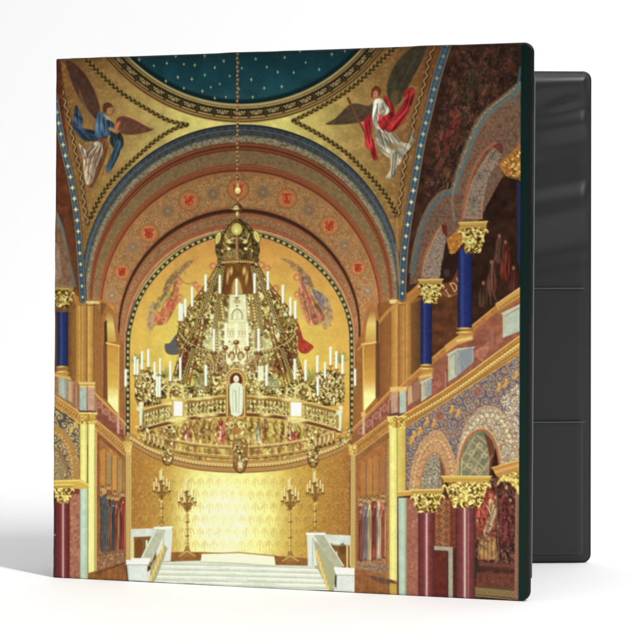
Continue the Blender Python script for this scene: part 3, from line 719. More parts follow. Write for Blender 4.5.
def paint_left(P):
    base = [(50, 300), (126, 300), (126, 345), (128, 445), (131, 470), (126, 590), (50, 590)]
    P.poly([(50, 296), (104, 300), (118, 330), (124, 345), (126, 445), (50, 445)], grad([(55, (126, 84, 40)), (80, (176, 126, 56)), (100, (170, 116, 54)), (125, (150, 96, 50))], 0), tex=(7, .14, 80))
    # upper pilasters
    for x0, x1, a, b in ((68, 75, (104, 66, 34), (150, 104, 50)), (75, 81, (150, 104, 48), (214, 164, 76)), (81, 87.5, (206, 158, 74), (150, 104, 48)), (87.5, 94, (222, 178, 92), (166, 116, 54)), (94, 101, (150, 100, 48), (176, 122, 58)), (101, 107, (108, 70, 40), (140, 92, 50))):
        P.poly([(x0, 303), (x1, 303), (x1, 392), (x0, 386)], grad([(x0, a), (x1, b)], 0), tex=(5, .08, int(x0)))
        P.line([(x0, 303), (x0, 388)], .7, (96, 62, 30), .6)
    for x in (80, 88.5, 94.5): P.line([(x - 2, 302), (x + 4, 302.6)], 2.6, (226, 208, 140), .9); P.line([(x - 2, 305), (x + 4, 305.4)], .8, (110, 76, 36), .8)
    P.poly([(96, 304), (104, 318), (104, 412), (96, 404)], (150, 98, 50), .8, tex=(4, .1, 79))
    # narrow lit pilaster in the niche
    P.poly(curve([(101, 345), (101.5, 322), (104, 310), (108.5, 305), (113.5, 311), (117, 326), (120, 345)], 4) + [(120, 416), (102, 404)], (162, 106, 54), .95, tex=(5, .12, 81))
    P.poly(curve([(105.5, 342), (105.5, 322), (107.5, 312), (110, 311), (113, 318), (115, 330), (116.5, 342)], 4), grad([(310, (150, 104, 52)), (325, (226, 200, 108)), (342, (196, 150, 70))]), .95, .7); P.poly([(104.5, 322), (107, 320), (107.5, 345), (104.5, 345)], (60, 36, 22), .9)
    P.poly([(107, 342), (119, 345), (118.5, 414), (108, 402)], grad([(345, (196, 142, 58)), (385, (216, 178, 76)), (400, (248, 248, 168)), (412, (240, 240, 160))]), .97, tex=(4, .06, 82)); P.line([(106.5, 343), (119.5, 346)], 1.8, (226, 190, 104)); P.line([(119, 346), (118.8, 415)], 1, (226, 186, 100), .8); P.poly([(103.5, 345), (107, 344), (107.5, 401), (103.5, 398)], (110, 66, 44), .9)
    # balustrade panels
    P.poly([(94, 394), (124, 424), (124, 440), (94, 418)], (132, 74, 56), tex=(3, .2, 83)); P.line([(94, 393), (126, 425)], 2.4, (190, 134, 66), .95); P.line([(94, 391.6), (126, 423.4)], .8, (232, 190, 110), .8)
    for i in range(4):
        x = 99 + i * 7.3; y = 405 + i * 7; P.ell(x, y, 2.6, 3.6, (196, 146, 116), .8, -.4); P.ell(x, y, 1.6, 2.4, (158, 92, 72), .9, -.4); P.line([(x + 3.6, y - 2.5), (x + 3.6, y + 8)], 1., (206, 152, 128), .85)
    P.poly([(117.5, 412), (119.5, 414), (119.5, 434), (117.5, 433)], (206, 160, 132))
    # blue column and foot
    P.poly([(52, 303), (57, 303), (57, 372), (52, 370)], (96, 62, 40)); 
    column(P, 57, 68.2, 304, 366, (32, 46, 92), (84, 100, 150), .4, .16, .35, 84, .5)
    P.ell(62.5, 368, 6.3, 2.2, (150, 106, 48)); P.ell(61, 366.6, 3.6, .8, (230, 196, 110), .9); P.ell(62.5, 373, 7.2, 2.6, (180, 132, 60)); P.ell(61, 371.6, 4.2, .8, (240, 210, 130), .8)
    P.poly([(52, 372), (70, 376), (72, 381), (52, 376)], (196, 146, 70)); P.line([(54, 374.5), (71, 379)], .8, (236, 204, 120), .8)
    # pale pedestals
    P.poly([(52, 376), (75, 381), (98, 398), (98, 416), (80, 413), (52, 396)], (156, 112, 80), tex=(3, .2, 85))
    P.poly([(58.5, 377), (67.5, 379), (67.5, 400), (58.5, 395)], grad([(58, (150, 160, 140)), (63, (176, 186, 164)), (68, (120, 128, 120))], 0), tex=(3, .1, 86)); P.poly([(68, 380), (73, 382), (73, 403), (68, 400)], (186, 146, 108)); P.poly([(73, 384), (79, 387), (79, 408), (73, 404)], (150, 104, 78))
    P.line([(70, 382), (70, 401)], .8, (216, 186, 140), .8); P.line([(76.5, 386), (76.5, 406)], .8, (206, 170, 120), .8)
    for x, c in ((80, (164, 186, 168)), (88, (190, 152, 126))):
        P.poly([(x, 388), (x + 6.6, 388), (x + 6.6, 411), (x, 410)], c, tex=(4, .1, int(x))); P.poly([(x - 1, 382), (x + 7.6, 382), (x + 6.8, 388), (x, 388)], (222, 190, 110)); P.line([(x - .6, 385), (x + 7, 385)], .7, (130, 90, 44), .8); P.line([(x - .5, 411.5), (x + 7, 412)], 2.4, (84, 60, 56), .9)
    # running cornice
    P.poly([(52, 393), (79, 411), (80, 424), (52, 405)], (180, 130, 62), tex=(2.4, .16, 87)); P.line([(52, 393.5), (79, 411.8)], .9, (230, 194, 112), .8); P.line([(52, 404.5), (80, 424)], 1.2, (244, 216, 120), .9)
    P.poly([(94, 417), (128, 447), (128, 459), (94, 428)], (176, 124, 62), tex=(2.4, .16, 88)); P.line([(94, 418), (128, 447.4)], .9, (226, 188, 110), .8); P.line([(94, 428), (128, 458)], 1, (222, 180, 104), .9)
    for (x, y, tx, ty) in along([(52, 399), (79, 417)], 3) + along([(95, 423), (127, 452)], 2.8): P.ell(x, y, .9, 1.4, (118, 80, 34), .75, .5); P.ell(x + .9, y, .5, 1, (232, 198, 118), .8, .5)
    for x in (80, 89):
        P.poly([(x, 413), (x + 7.6, 413.5), (x + 7, 424), (x + .6, 424)], (196, 164, 66)); dabs(P, [(x, 413), (x + 7.4, 413), (x + 7, 424), (x, 424)], 22, (.5, 1.2), ((250, 240, 160), (140, 104, 36), (100, 70, 24)), (3, 2, 2), .85, int(x)); P.line([(x - .4, 412.8), (x + 8, 413.2)], 1.2, (240, 220, 130))
    # ornamented arch field
    f = [(52, 404), (80, 424), (80, 482), (52, 482)]
    P.poly(f, (92, 84, 74), tex=(3, .25, 89)); P.speck(f, (56, 64, 84), 2.4, .5, .7, 91); rinceau(P, f, (204, 172, 102), 8., 90, .9, .9, (224, 190, 112))
    P.line([(52, 405.5), (80, 425.5)], 1.2, (86, 60, 34), .8)
    P.line(curve([(52, 427), (62, 434), (70, 446), (74.5, 462), (76, 482)], 5), 9, (168, 126, 66), .95, .6); P.speck([(52, 422), (80, 450), (80, 482), (60, 482), (60, 440)], (216, 178, 104), 1.4, .66, .5, 92)
    for x, y, tx, ty in along(curve([(52, 431), (61, 438), (67, 449), (71, 464), (72.5, 482)], 5), 4): P.ell(x + 1, y - 1, .9, .9, (226, 196, 120), .7)
    P.poly(curve([(52, 447), (58, 450), (64, 458), (66.5, 470), (67, 482)], 5) + [(52, 482)], (128, 104, 70)); P.scroll([(52, 448), (60, 454), (66, 470), (66, 482), (52, 482)], (222, 206, 150), 1.2, .75, 93); P.line(curve([(52, 446.5), (59, 450), (65, 458.5), (67.5, 470), (68, 482)], 5), 1.4, (150, 96, 54), .9)
    P.ell(76, 418 + 6, 2.2, 4, (214, 180, 90), .8, .3); P.ell(71.5, 430, 1.6, 4, (216, 184, 100), .85, .4)
    # bright gilded pair of pilasters
    for x0, x1, y0, y1, a, b in ((80, 87.4, 424, 484, (214, 204, 104), (238, 236, 142)), (88.4, 95, 424, 580, (228, 228, 134), (240, 242, 158))):
        P.poly([(x0, y0), (x1, y0), (x1, y1), (x0, y1)], grad([(x0, a), ((x0 + x1) / 2, b), (x1, a)], 0), tex=(5, .05, int(x0)))
    P.line([(87.9, 424), (87.9, 582)], .9, (140, 110, 44), .8); P.line([(80, 424), (80, 482)], .8, (126, 92, 40), .8)
    P.poly([(95, 430), (97.5, 432), (97.5, 582), (95, 582)], (186, 150, 74)); 
    for i in range(58): P.ell(96.2, 434 + i * 2.5, .7, .7, (232, 206, 130), .85)
    # mural with standing figures
    P.poly([(97.5, 431), (126, 457), (126, 562), (97.5, 572)], (140, 86, 50), tex=(5, .2, 94)); P.poly([(100, 439), (125, 461), (125, 552), (100, 560)], (164, 112, 56), tex=(6, .25, 95))
    for i, x in enumerate((103.5, 109.5, 115, 120.5)):
        y = 453 + i * 3.4; P.poly([(x - 2.4, y), (x - 1.8, y - 3), (x, y - 4.6), (x + 1.8, y - 3), (x + 2.4, y), (x + 2.4, 500), (x - 2.4, 500)], ((196, 132, 58), (150, 134, 84), (204, 144, 66), (160, 134, 84))[i], .75); P.line([(x + 2.8, y), (x + 2.8, 505)], 1.1, (118, 68, 40), .75); P.line([(x + 3.5, y), (x + 3.5, 505)], .5, (206, 162, 96), .6)
    saints(P, 100, 125, 492, 549, 4, ((52, 60, 68), (128, 66, 44), (150, 54, 42), (92, 80, 66)), 96, .22)
    P.ell(104.5, 492, 2.6, 3, (214, 170, 80), .7); P.poly([(100, 497), (107, 493), (109, 515), (106, 552), (101, 553)], (66, 74, 78), .8, tex=(3, .3, 97))
    P.poly([(97.5, 553), (125, 549), (125, 563), (97.5, 572)], (130, 92, 62), tex=(2, .3, 98)); P.speck([(97.5, 556), (125, 552), (125, 562), (97.5, 570)], (196, 156, 108), 1.5, .6, .6, 99)
    # floor and lower right frieze
    P.poly([(88, 573), (126, 563), (128, 590), (88, 590)], (134, 84, 44), tex=(5, .2, 100)); P.line([(96, 573.5), (126, 562.5)], 1.6, (84, 52, 36), .8)
    for x in (104, 110, 116, 121): P.line([(x, 570), (x - .5, 584)], 1.6, (184, 122, 62), .4, 1.2)
    # beaded shaft
    P.poly([(125.6, 449), (131.5, 449), (131.5, 560), (126, 560)], (206, 176, 96)); 
    for i in range(33): P.poly([(127.4, 456 + i * 3.15), (129.9, 456 + i * 3.15), (129.9, 457.9 + i * 3.15), (127.4, 457.9 + i * 3.15)], (122, 82, 46), .8); P.ell(128.6, 457 + i * 3.15, .7, .6, (246, 232, 170), .9)
    P.line([(125.6, 449), (126, 560)], .8, (120, 80, 40), .8); P.poly([(124, 441), (132.5, 442), (131.5, 452), (125.5, 452)], (216, 182, 92)); dabs(P, [(124, 441), (132, 442), (131, 452), (126, 452)], 18, (.5, 1.1), seed=101)
    # lower left columns
    P.poly([(52, 482), (80, 482), (80, 590), (50, 590)], (120, 52, 40))
    P.poly([(50, 482), (58, 482), (57, 590), (50, 590)], (70, 40, 30), tex=(3, .3, 102)); P.line([(51, 535.5), (57, 534)], 1.4, (196, 190, 160), .8)
    P.poly([(69.5, 494), (80, 494), (80, 590), (69.5, 590)], (158, 98, 74), tex=(2.6, .22, 103)); P.speck([(69.5, 494), (80, 494), (80, 590), (69.5, 590)], (196, 146, 116), 1.8, .64, .6, 104); P.line([(69.8, 494), (69.8, 590)], 1, (96, 44, 36), .7)
    P.ell(74.5, 522, 2.3, 7, (182, 130, 96), .5, 0, 1.2); P.ell(74.5, 550, 2.3, 9, (178, 122, 92), .5, 0, 1.2)
    column(P, 55.5, 69.5, 500, 590, (116, 46, 48), (240, 222, 208), .56, .08, .75, 105, .45); P.line([(59, 504), (59, 585)], 2, (96, 28, 34), .5, .9)
    P.poly([(80, 487), (88, 487), (88, 590), (80, 590)], grad([(80, (176, 200, 176)), (84, (190, 216, 192)), (88, (170, 186, 146))], 0), tex=(6, .07, 106)); P.line([(80.3, 488), (80.3, 590)], .8, (130, 110, 86), .8)
    P.poly([(52, 480), (80, 479), (89, 484), (89, 488), (80, 489), (52, 487)], (206, 168, 70)); P.line([(52, 481), (80, 480.6), (89, 485)], 1, (246, 226, 130), .9)
    capital(P, 53, 73.5, 484, 503, 107, 0, 90)
    # upper left: corbel capital
    P.poly([(52, 284), (77, 288), (83, 301), (70, 312), (52, 312)], (120, 78, 36), .9, tex=(3, .3, 108)); 
    capital(P, 52, 74, 285, 307, 109, -1.5, 110, .9); P.poly([(72, 293), (84, 299), (84, 304), (76, 306)], (176, 122, 52), .9)
    P.poly([(50, 284.5), (68, 285.2), (69, 289), (50, 288)], (222, 196, 116), .9)

def paint_right(P):
    # plain gilded zone and upper pilasters
    P.poly([(356, 345), (364, 330), (378, 308), (392, 298), (421, 298), (421, 420), (350, 448), (352, 440)], grad([(352, (146, 94, 46)), (392, (160, 104, 50)), (421, (130, 84, 42))], 0), tex=(6, .12, 120))
    for x0, x1, a, b in ((378, 391, (126, 78, 40), (150, 96, 48)), (391, 398.5, (170, 116, 54), (208, 154, 76)), (398.5, 405.5, (150, 100, 48), (196, 142, 68)), (405.5, 412, (202, 150, 74), (140, 92, 44)), (412, 421, (120, 78, 40), (88, 58, 34))):
        P.poly([(x0, 304), (x1, 300), (x1, 400), (x0, 404)], grad([(x0, a), (x1, b)], 0), tex=(5, .08, int(x0)))
        P.line([(x0, 304), (x0, 400)], .7, (96, 62, 30), .6)
    for x in (391.5, 400.5): P.poly([(x - 2, 300), (x + 5.5, 299.4), (x + 5, 303.5), (x - 1.4, 304)], (226, 206, 136), .95); P.line([(x - 1.5, 305), (x + 5, 304.6)], .8, (104, 70, 34), .8)
    P.line(curve([(379, 323), (388, 312), (400, 302), (412, 293), (420, 284)], 4), 3, (196, 136, 66), .85, .7)
    # niche pilaster
    P.poly(curve([(362, 345), (363.5, 326), (367, 311), (372, 304), (376.5, 307), (379, 318), (380, 345)], 4), (166, 108, 56), .95, .7); P.poly(curve([(365.5, 343), (366.5, 328), (369, 317), (372.5, 311), (375.5, 314), (376.5, 324), (376.5, 343)], 4), grad([(311, (160, 112, 56)), (324, (228, 202, 110)), (343, (196, 150, 70))]), .95, .7); P.poly([(376.5, 320), (379, 322), (379, 342), (376.5, 342)], (62, 40, 26), .8)
    P.poly([(363.5, 343), (376, 342), (376, 398), (364, 412)], grad([(345, (176, 120, 52)), (380, (206, 156, 66)), (396, (246, 246, 160)), (410, (240, 240, 156))]), .97, tex=(4, .05, 121)); P.line([(362, 344.6), (376, 342.6)], 1.9, (228, 194, 110)); P.line([(363.5, 345), (363.8, 412)], 1.1, (232, 196, 110), .85); P.poly([(376, 343), (380, 342), (380, 396), (376, 399)], (96, 60, 38), .85); P.line([(358, 350), (363, 345)], 2, (206, 140, 70), .7)
    # balustrade left part
    P.poly([(356, 428), (390, 393), (392, 417), (356, 444)], (136, 80, 60), tex=(3, .2, 122)); P.line([(354, 430), (392, 391)], 3, (178, 122, 62), .95); P.line([(354, 428), (392, 389)], .8, (226, 182, 104), .8)
    for i in range(4):
        x = 361 + i * 8; y = 431 - i * 7.6; P.ell(x, y, 2.8, 4, (186, 134, 106), .8, .4); P.ell(x, y, 1.8, 2.7, (146, 84, 66), .9, .4); P.line([(x + 3.8, y - 8), (x + 3.8, y + 4)], 1, (200, 150, 124), .85)
    P.poly([(362.5, 416), (365, 414), (365, 434), (362.5, 436)], (206, 166, 136)); P.poly([(361.5, 412.5), (366, 411.5), (366, 416), (361.5, 417)], (220, 176, 96))
    # cornice left part
    P.poly([(352, 446), (389, 418), (390, 430), (353, 458)], (174, 122, 58), tex=(2.4, .16, 123)); P.line([(352, 446), (390, 417.6)], .9, (226, 188, 108), .8); P.line([(353, 458.5), (390, 430.5)], 1.1, (214, 170, 96), .9)
    for x, y, tx, ty in along([(353, 451), (389, 423.4)], 2.6): P.ell(x, y, .8, 1.3, (112, 76, 34), .7, -.5)
    # deep spaces behind the upper arcade
    deep = curve([(500, 168), (493, 182), (486, 205), (484, 218), (488, 222), (484, 240), (473, 256)], 4) + [(473, 262), (432, 306), (431, 395), (450, 350), (520, 300), (521, 160)]
    P.poly(deep, (40, 24, 18), tex=(10, .5, 124))
    P.poly([(432, 300), (458, 262), (458, 335), (432, 385)], (92, 52, 30), .9, tex=(7, .4, 125)); P.poly([(472, 250), (518, 190), (518, 300), (472, 325)], (50, 30, 20), .9, tex=(8, .5, 126))
    for i, (x, y, s, c) in enumerate(((492, 280, 30, (82, 44, 34)), (506, 262, 34, (108, 40, 28)), (500, 250, 24, (76, 50, 40)), (484, 296, 22, (64, 42, 30)), (514, 285, 30, (70, 34, 26)))):
        robe(P, [(x - 2, y - s * .5), (x + 2, y - s * .5), (x + 5, y), (x + 4, y + s * .5), (x - 4, y + s * .5), (x - 5, y)], c, [[(x - 1, y - s * .3), (x - 2, y + s * .4)], [(x + 2, y - s * .2), (x + 2, y + s * .4)]], seed=127 + i, op=.7, soft=1.2); P.ell(x, y - s * .5 - 2, 2, 2.4, (96, 60, 44), .6, 0, .8)
    for x, y in ((492, 262), (506, 242), (484, 283), (514, 268), (500, 236)): P.ell(x, y, 2.2, 2.8, (60, 36, 28), .8); P.ell(x - .3, y + .5, 1.4, 1.9, (150, 100, 76), .85)
    P.line(curve([(500, 310), (493, 290), (492, 268), (497, 256)], 4), 1, (146, 118, 92), .5, .6); P.line([(491, 305), (489, 278), (494, 262)], .8, (140, 112, 92), .45, .6)
    P.ell(456 - 6, 286, 8, 14, (110, 62, 34), .8, .5, 1.2); P.line(curve([(443, 293), (450, 297), (458, 293)], 4), 1.2, (170, 112, 62), .7); 
    # the letters painted on the arch soffit
    for pts in ([(446, 290.5), (450, 296.5)], [(450.5, 284), (455, 292)], [(450.5, 284), (454, 283.2), (457, 286.4), (457, 290), (455, 292)], [(457, 278.5), (460.3, 285.4)]):
        P.line(pts, 1.1, (214, 172, 112), .9, .4)
    P.line([(445, 291.5), (447.5, 289.5)], .8, (214, 172, 112), .8); P.line([(448.6, 297.4), (451.4, 295.6)], .8, (214, 172, 112), .8)
    # cap rail, balustrade and pedestals climbing to the right
    P.poly([(392, 404), (424, 372), (446, 350), (470, 332), (497, 310), (521, 292), (521, 345), (470, 380), (430, 404), (404, 420), (392, 424)], (142, 84, 62), tex=(4, .2, 130))
    P.line(curve([(392, 398), (420, 372), (446, 350), (470, 331), (497, 309), (521, 291)], 4), 6, (176, 116, 56), .95, .7, tex=(3, .2, 131)); P.line(curve([(392, 395), (420, 369), (446, 347), (470, 328), (497, 306), (521, 288)], 4), .9, (222, 172, 96), .8)
    P.poly([(474, 352), (490, 341), (489, 351), (483, 362), (474, 357)], (172, 108, 84), .8, tex=(2.5, .3, 132)); P.poly([(491, 331), (494, 329), (494, 349), (491, 351)], (150, 96, 80)); P.poly([(496, 338), (503, 333), (503, 342), (497, 346)], (168, 104, 82), .8); P.poly([(432, 384), (444, 376), (443, 386), (432, 394)], (156, 92, 72), .8, tex=(2, .3, 133)); P.line([(445.8, 372), (445.8, 389)], 1.4, (172, 118, 100))
    def pedestal(x0, xm, x1, yt, yb, sl, k=1.):
        q = lambda c: tuple(v * k for v in c)
        P.poly([(x0, yt + sl), (xm, yt), (xm, yb - 2), (x0, yb + sl * .6)], q((176, 186, 164)), tex=(4, .08, int(x0))); P.poly([(xm, yt), (x1, yt - 2), (x1, yb - 12 * (x1 - xm) / 12), (xm, yb - 2)], q((146, 152, 148)), tex=(4, .12, int(x0) + 1))
        P.line([(x0 + 1.6, yt + sl + 3), (xm - 1.4, yt + 3), (xm - 1.4, yb - 4)], .7, q((120, 96, 60)), .8); P.line([(x0 + 1.8, yt + sl + 3), (x0 + 1.8, yb - 2)], .9, q((206, 160, 72)), .85)
        P.line([(x0 - 1, yt + sl), (xm, yt - .4), (x1 + .5, yt - 2.4)], 1.3, q((226, 218, 186)), .8)
    pedestal(421.5, 427, 432, 380, 400, 3)
    pedestal(448.5, 457, 474, 350, 379, 5)
    P.poly([(459, 352), (473, 346), (472, 362), (462, 374)], (122, 130, 134), .6)
    pedestal(503, 521.5, 530, 305, 333, 9)
    P.poly([(496, 305), (521, 288), (521, 299), (499, 313)], (196, 146, 74)); P.line([(496, 304.6), (521, 287.6)], 1, (240, 204, 120), .9); P.poly([(497, 312), (521, 297), (521, 300), (499, 315)], (150, 104, 50))
    for x, y, tx, ty in along([(500, 308), (521, 294)], 2.4): P.ell(x, y, .7, 1.1, (122, 84, 38), .8)
    P.poly([(445, 346), (458, 336), (473, 334), (474, 340), (458, 345), (446, 353)], (196, 148, 74)); 
    for x, y, tx, ty in along([(458, 341), (473, 338)], 2.2): P.ell(x, y, .8, 1.5, (240, 216, 136), .85)
    P.poly([(418, 377), (425, 372), (433, 371), (433, 377), (425, 379), (419, 383)], (192, 142, 70)); 
    for x, y, tx, ty in along([(421, 377), (432, 375)], 2): P.ell(x, y, .7, 1.2, (236, 208, 126), .85)
    for x, c in ((391.5, (184, 148, 124)), (400, (172, 188, 166))):
        P.poly([(x, 391), (x + 6.4, 391), (x + 6.4, 414), (x, 415)], c, tex=(4, .1, int(x) + 2)); P.poly([(x - 1.4, 387.5), (x + 7.4, 386.5), (x + 6.8, 391.5), (x - .6, 392)], (220, 186, 104)); P.line([(x - .6, 415), (x + 7, 413.6)], 2.4, (84, 58, 52), .9)
    P.poly([(408, 388), (412, 385), (413, 402), (408, 406)], (196, 160, 116)); P.poly([(413, 384), (420, 379), (420, 398), (413, 404)], (150, 106, 84))
    # great cornice
    up = curve([(400, 417), (430, 399.5), (460, 380), (490, 358), (521, 335.5)], 4); lo = curve([(521, 355), (490, 375), (460, 394), (430, 413), (405, 429.5)], 4)
    P.poly(up + lo, (186, 132, 60), tex=(3, .12, 134)); P.line(up, 1.1, (232, 190, 104), .9); P.line([(x, y + 2.2) for x, y in up], .8, (120, 80, 36), .7)
    P.line(lo, 1.3, (214, 168, 104), .9); P.line([(x, y - 2.2) for x, y in lo], .9, (124, 82, 40), .7)
    mid = [(x, y + 7.2 + (x - 405) * .018) for x, y in up]
    P.line(mid, 6.2, (150, 104, 46), .9, .5, w2=8)
    for i, (x, y, tx, ty) in enumerate(along(mid, 3.4)):
        s = .8 + (x - 400) / 250
        P.ell(x, y, 1.5 * s, 2.2 * s, (228, 196, 110), .85, .5); P.ell(x + .3, y + .4, .7 * s, 1.2 * s, (140, 96, 40), .8, .5); P.ell(x - .5, y - .9 * s, .6, .7, (255, 246, 176), .8)
    # ornament wall below
    wal = [(405, 429), (430, 413), (460, 394), (490, 375), (521, 355), (521, 500), (405, 497)]
    P.poly(wal, (98, 100, 108), tex=(3, .22, 135)); P.speck(wal, (66, 82, 112), 3.4, .5, .8, 138); rinceau(P, wal, (198, 176, 128), 9., 136, .8, .85, (206, 150, 92)); rinceau(P, wal, (150, 92, 66), 7., 137, .6, .45); P.speck(wal, (150, 92, 70), 2.2, .66, .5, 137)
    for x, y in ((414, 436), (420, 432), (427, 422), (452, 410), (458, 414), (499, 388), (506, 384), (516, 376), (412, 441), (434, 424)):
        P.ell(x, y, 1.7, 4.6, (204, 142, 64), .9, .35); P.ell(x + .2, y - 3.6, 1.2, 1.2, (222, 170, 86), .9); P.line([(x - 2.4, y + 2), (x + 2.6, y - 1)], 1, (214, 160, 78), .8)
    for x, y in ((440, 416), (478, 392)): P.ell(x, y, 4, 5, (140, 78, 62), .6, 0, 1); P.ring(x, y, 4.4, 5.4, .7, (190, 130, 96), .7)
    # archivolts
    o1 = curve([(409, 497), (412, 470), (418, 450), (426, 438), (435, 431), (443, 434), (450, 446), (455, 462), (457, 480), (457, 497)], 5)
    P.poly(o1, (164, 118, 76), tex=(3, .18, 139), soft=.7)
    for x, y, tx, ty in along(curve([(415, 496), (417.5, 472), (423, 455), (430, 445), (436, 442), (443, 446), (449, 460), (451, 480)], 5), 4.4): P.ell(x - ty * -1.6, y - 1.4, 1.2, 1.2, (222, 190, 128), .8); P.ell(x + 1.6 * tx, y + 1.6 * ty, .8, .8, (164, 70, 46), .7)
    rinceau(P, o1, (206, 172, 124), 5.2, 140, .6, .6); P.line(o1, 1, (200, 152, 106), .8)
    i1 = curve([(421, 497), (423, 475), (428, 461), (433.5, 454), (439, 456), (444, 468), (446, 480), (446.5, 497)], 5)
    P.poly(i1, (170, 112, 66), grow=1.6); P.poly(i1, (116, 104, 88)); P.scroll(i1, (214, 206, 168), 1.2, .8, 141, .26); P.poly([(440, 457), (445, 470), (447, 497), (442, 497), (441, 475)], (112, 56, 44), .8)
    o2 = curve([(456, 497), (457, 465), (461, 440), (468, 422), (480, 409), (491, 406.5), (502, 412), (510, 424), (515, 440), (518, 458), (519, 474)], 5)
    P.poly(o2 + [(519, 497)], (160, 124, 92), tex=(2.4, .2, 142), soft=.7); P.speck(o2 + [(519, 497)], (160, 86, 62), 2.2, .55, .6, 144); rinceau(P, o2 + [(519, 497)], (206, 200, 160), 6., 143, .7, .75, (226, 224, 180)); rinceau(P, o2 + [(519, 497)], (104, 124, 116), 7.5, 146, .6, .5); P.line(o2, 1.2, (186, 142, 108), .9)
    for x, y, tx, ty in along(curve([(458, 470), (463, 444), (471, 428), (482, 417), (491, 415), (500, 419), (507, 430), (512, 445)], 5), 5.5): P.ell(x, y, 1.6, 1.8, (226, 222, 176), .75, 0, .6)
    rinceau(P, [(500, 400), (521, 380), (521, 470), (516, 440), (508, 420)], (210, 216, 182), 6.5, 145, .8, .8, (226, 228, 190)); P.speck([(500, 400), (521, 380), (521, 470), (516, 440), (508, 420)], (160, 88, 66), 2, .62, .5, 147)
    i2 = curve([(458.5, 480), (460.5, 462), (464, 448), (470, 437), (479, 431.5), (487, 432.5), (494, 442), (498, 456), (499.5, 470), (499, 482)], 5)
    P.poly(i2, (196, 164, 120), grow=2.8); P.poly(i2, (176, 96, 56), grow=1.9); P.poly(i2, (116, 116, 88), tex=(4, .2, 146))
    for k in range(-6, 7):
        P.line([(462 + k * 6, 480), (492 + k * 6, 440)], .9, (150, 140, 104), .0)
    clipf = [(463, 479), (464, 462), (468, 446), (476, 436), (483, 434), (488, 446), (489, 462), (488, 479)]
    for a, b in (((463, 462), (480, 476)), ((466, 452), (486, 470)), ((472, 441), (488, 456)), ((478, 436), (488, 444)), ((464, 470), (480, 442)), ((470, 476), (488, 448)), ((478, 478), (489, 462)), ((464, 456), (474, 438))):
        P.line([a, b], 1.6, (196, 170, 128), .85); P.line([a, b], .5, (110, 104, 70), .7)
    for x, y in ((472, 453), (480, 446), (484, 456), (470, 466), (478, 470)): P.ring(x, y, 2.4, 2, .9, (204, 176, 134), .85)
    P.poly([(484, 432.5), (492, 440), (498, 458), (499.5, 482), (494, 480), (489, 478), (490, 458), (487, 443)], (96, 52, 34), .95); P.poly([(496, 448), (499.5, 470), (498, 478), (490, 478), (492, 466)], (44, 22, 16), .95); P.line(curve([(488, 478), (489.5, 462), (493, 455)], 3), .9, (190, 140, 96), .7)
    P.line([(459, 462), (458.3, 478)], 1.6, (170, 190, 84), .5); P.line([(462.5, 458), (461.5, 478)], .9, (226, 220, 170), .8)
    # bright gilded pilasters
    P.poly([(389, 427), (397.5, 428), (397.5, 600), (389.5, 600)], grad([(389, (210, 198, 104)), (393, (236, 232, 138)), (397.5, (212, 206, 112))], 0), tex=(6, .05, 147)); P.poly([(397.5, 428), (406, 425), (406, 497), (397.5, 497)], grad([(397, (216, 202, 100)), (402, (206, 182, 88)), (406, (190, 160, 76))], 0), tex=(6, .05, 148)); P.line([(397.6, 428), (397.6, 497)], .8, (150, 120, 50), .8); P.line([(406.3, 428), (406.3, 496)], .9, (126, 92, 46), .7)
    for x in (388, 397.5):
        P.poly([(x, 417.5), (x + 8.6, 416.5), (x + 7.8, 428), (x + .8, 428.5)], (200, 166, 70)); dabs(P, [(x, 417.5), (x + 8.2, 417), (x + 7.6, 428), (x + .8, 428)], 24, (.5, 1.2), ((250, 238, 160), (140, 104, 36), (96, 66, 24)), (3, 2, 2), .85, int(x)); P.line([(x - .4, 417.4), (x + 9, 416.4)], 1.2, (242, 220, 130))
    # mural with saints
    P.poly([(355, 458), (387, 433), (389.5, 433), (389.5, 600), (355, 590)], (142, 92, 52), tex=(4, .18, 149)); P.poly([(358, 462), (386, 441), (386, 570), (358, 563)], (158, 100, 54), tex=(6, .25, 150))
    for i, x in enumerate((363.5, 370, 376.5, 383)):
        y = 466 - i * 3.4; P.poly([(x - 2.6, y), (x - 2, y - 3.4), (x, y - 5), (x + 2, y - 3.4), (x + 2.6, y), (x + 2.6, 512), (x - 2.6, 512)], ((178, 116, 56), (182, 124, 60), (176, 114, 56), (160, 104, 56))[i], .8); P.line([(x + 3.2, y), (x + 3.2, 515)], 1.2, (110, 90, 76), .8); P.line([(x + 4, y), (x + 4, 515)], .5, (196, 150, 96), .6)
    saints(P, 358, 386, 502, 560, 5, ((128, 52, 46), (176, 152, 118), (136, 66, 54), (96, 92, 112), (168, 142, 112)), 151, -.05)
    P.poly([(357, 562), (387, 563), (387, 574), (357, 568)], (136, 108, 84), tex=(2, .3, 152)); P.speck([(357, 560), (387, 562), (387, 574), (357, 570)], (190, 162, 126), 1.6, .6, .6, 153)
    for i in range(60): P.ell(388.4, 440 + i * 2.4, .7, .6, (214, 180, 110), .8)
    for i in range(52): P.ell(356.6, 464 + i * 2.1, .5, .5, (210, 172, 104), .7)
    P.poly([(355, 570), (400, 582), (400, 600), (355, 600)], (138, 86, 48), tex=(4, .2, 154)); P.poly([(366, 575), (392, 580), (400, 587), (380, 583)], (90, 64, 60), .9)
    for x in (362, 370, 378, 386): P.line([(x, 574), (x, 596)], 1.6, (176, 118, 64), .35, 1.2)
    P.poly([(390, 583), (397, 584), (397, 600), (390, 600)], (196, 166, 70), .9)
    # beaded shaft
    P.poly([(351, 448), (356, 448), (356, 568), (350.5, 568)], (206, 172, 96))
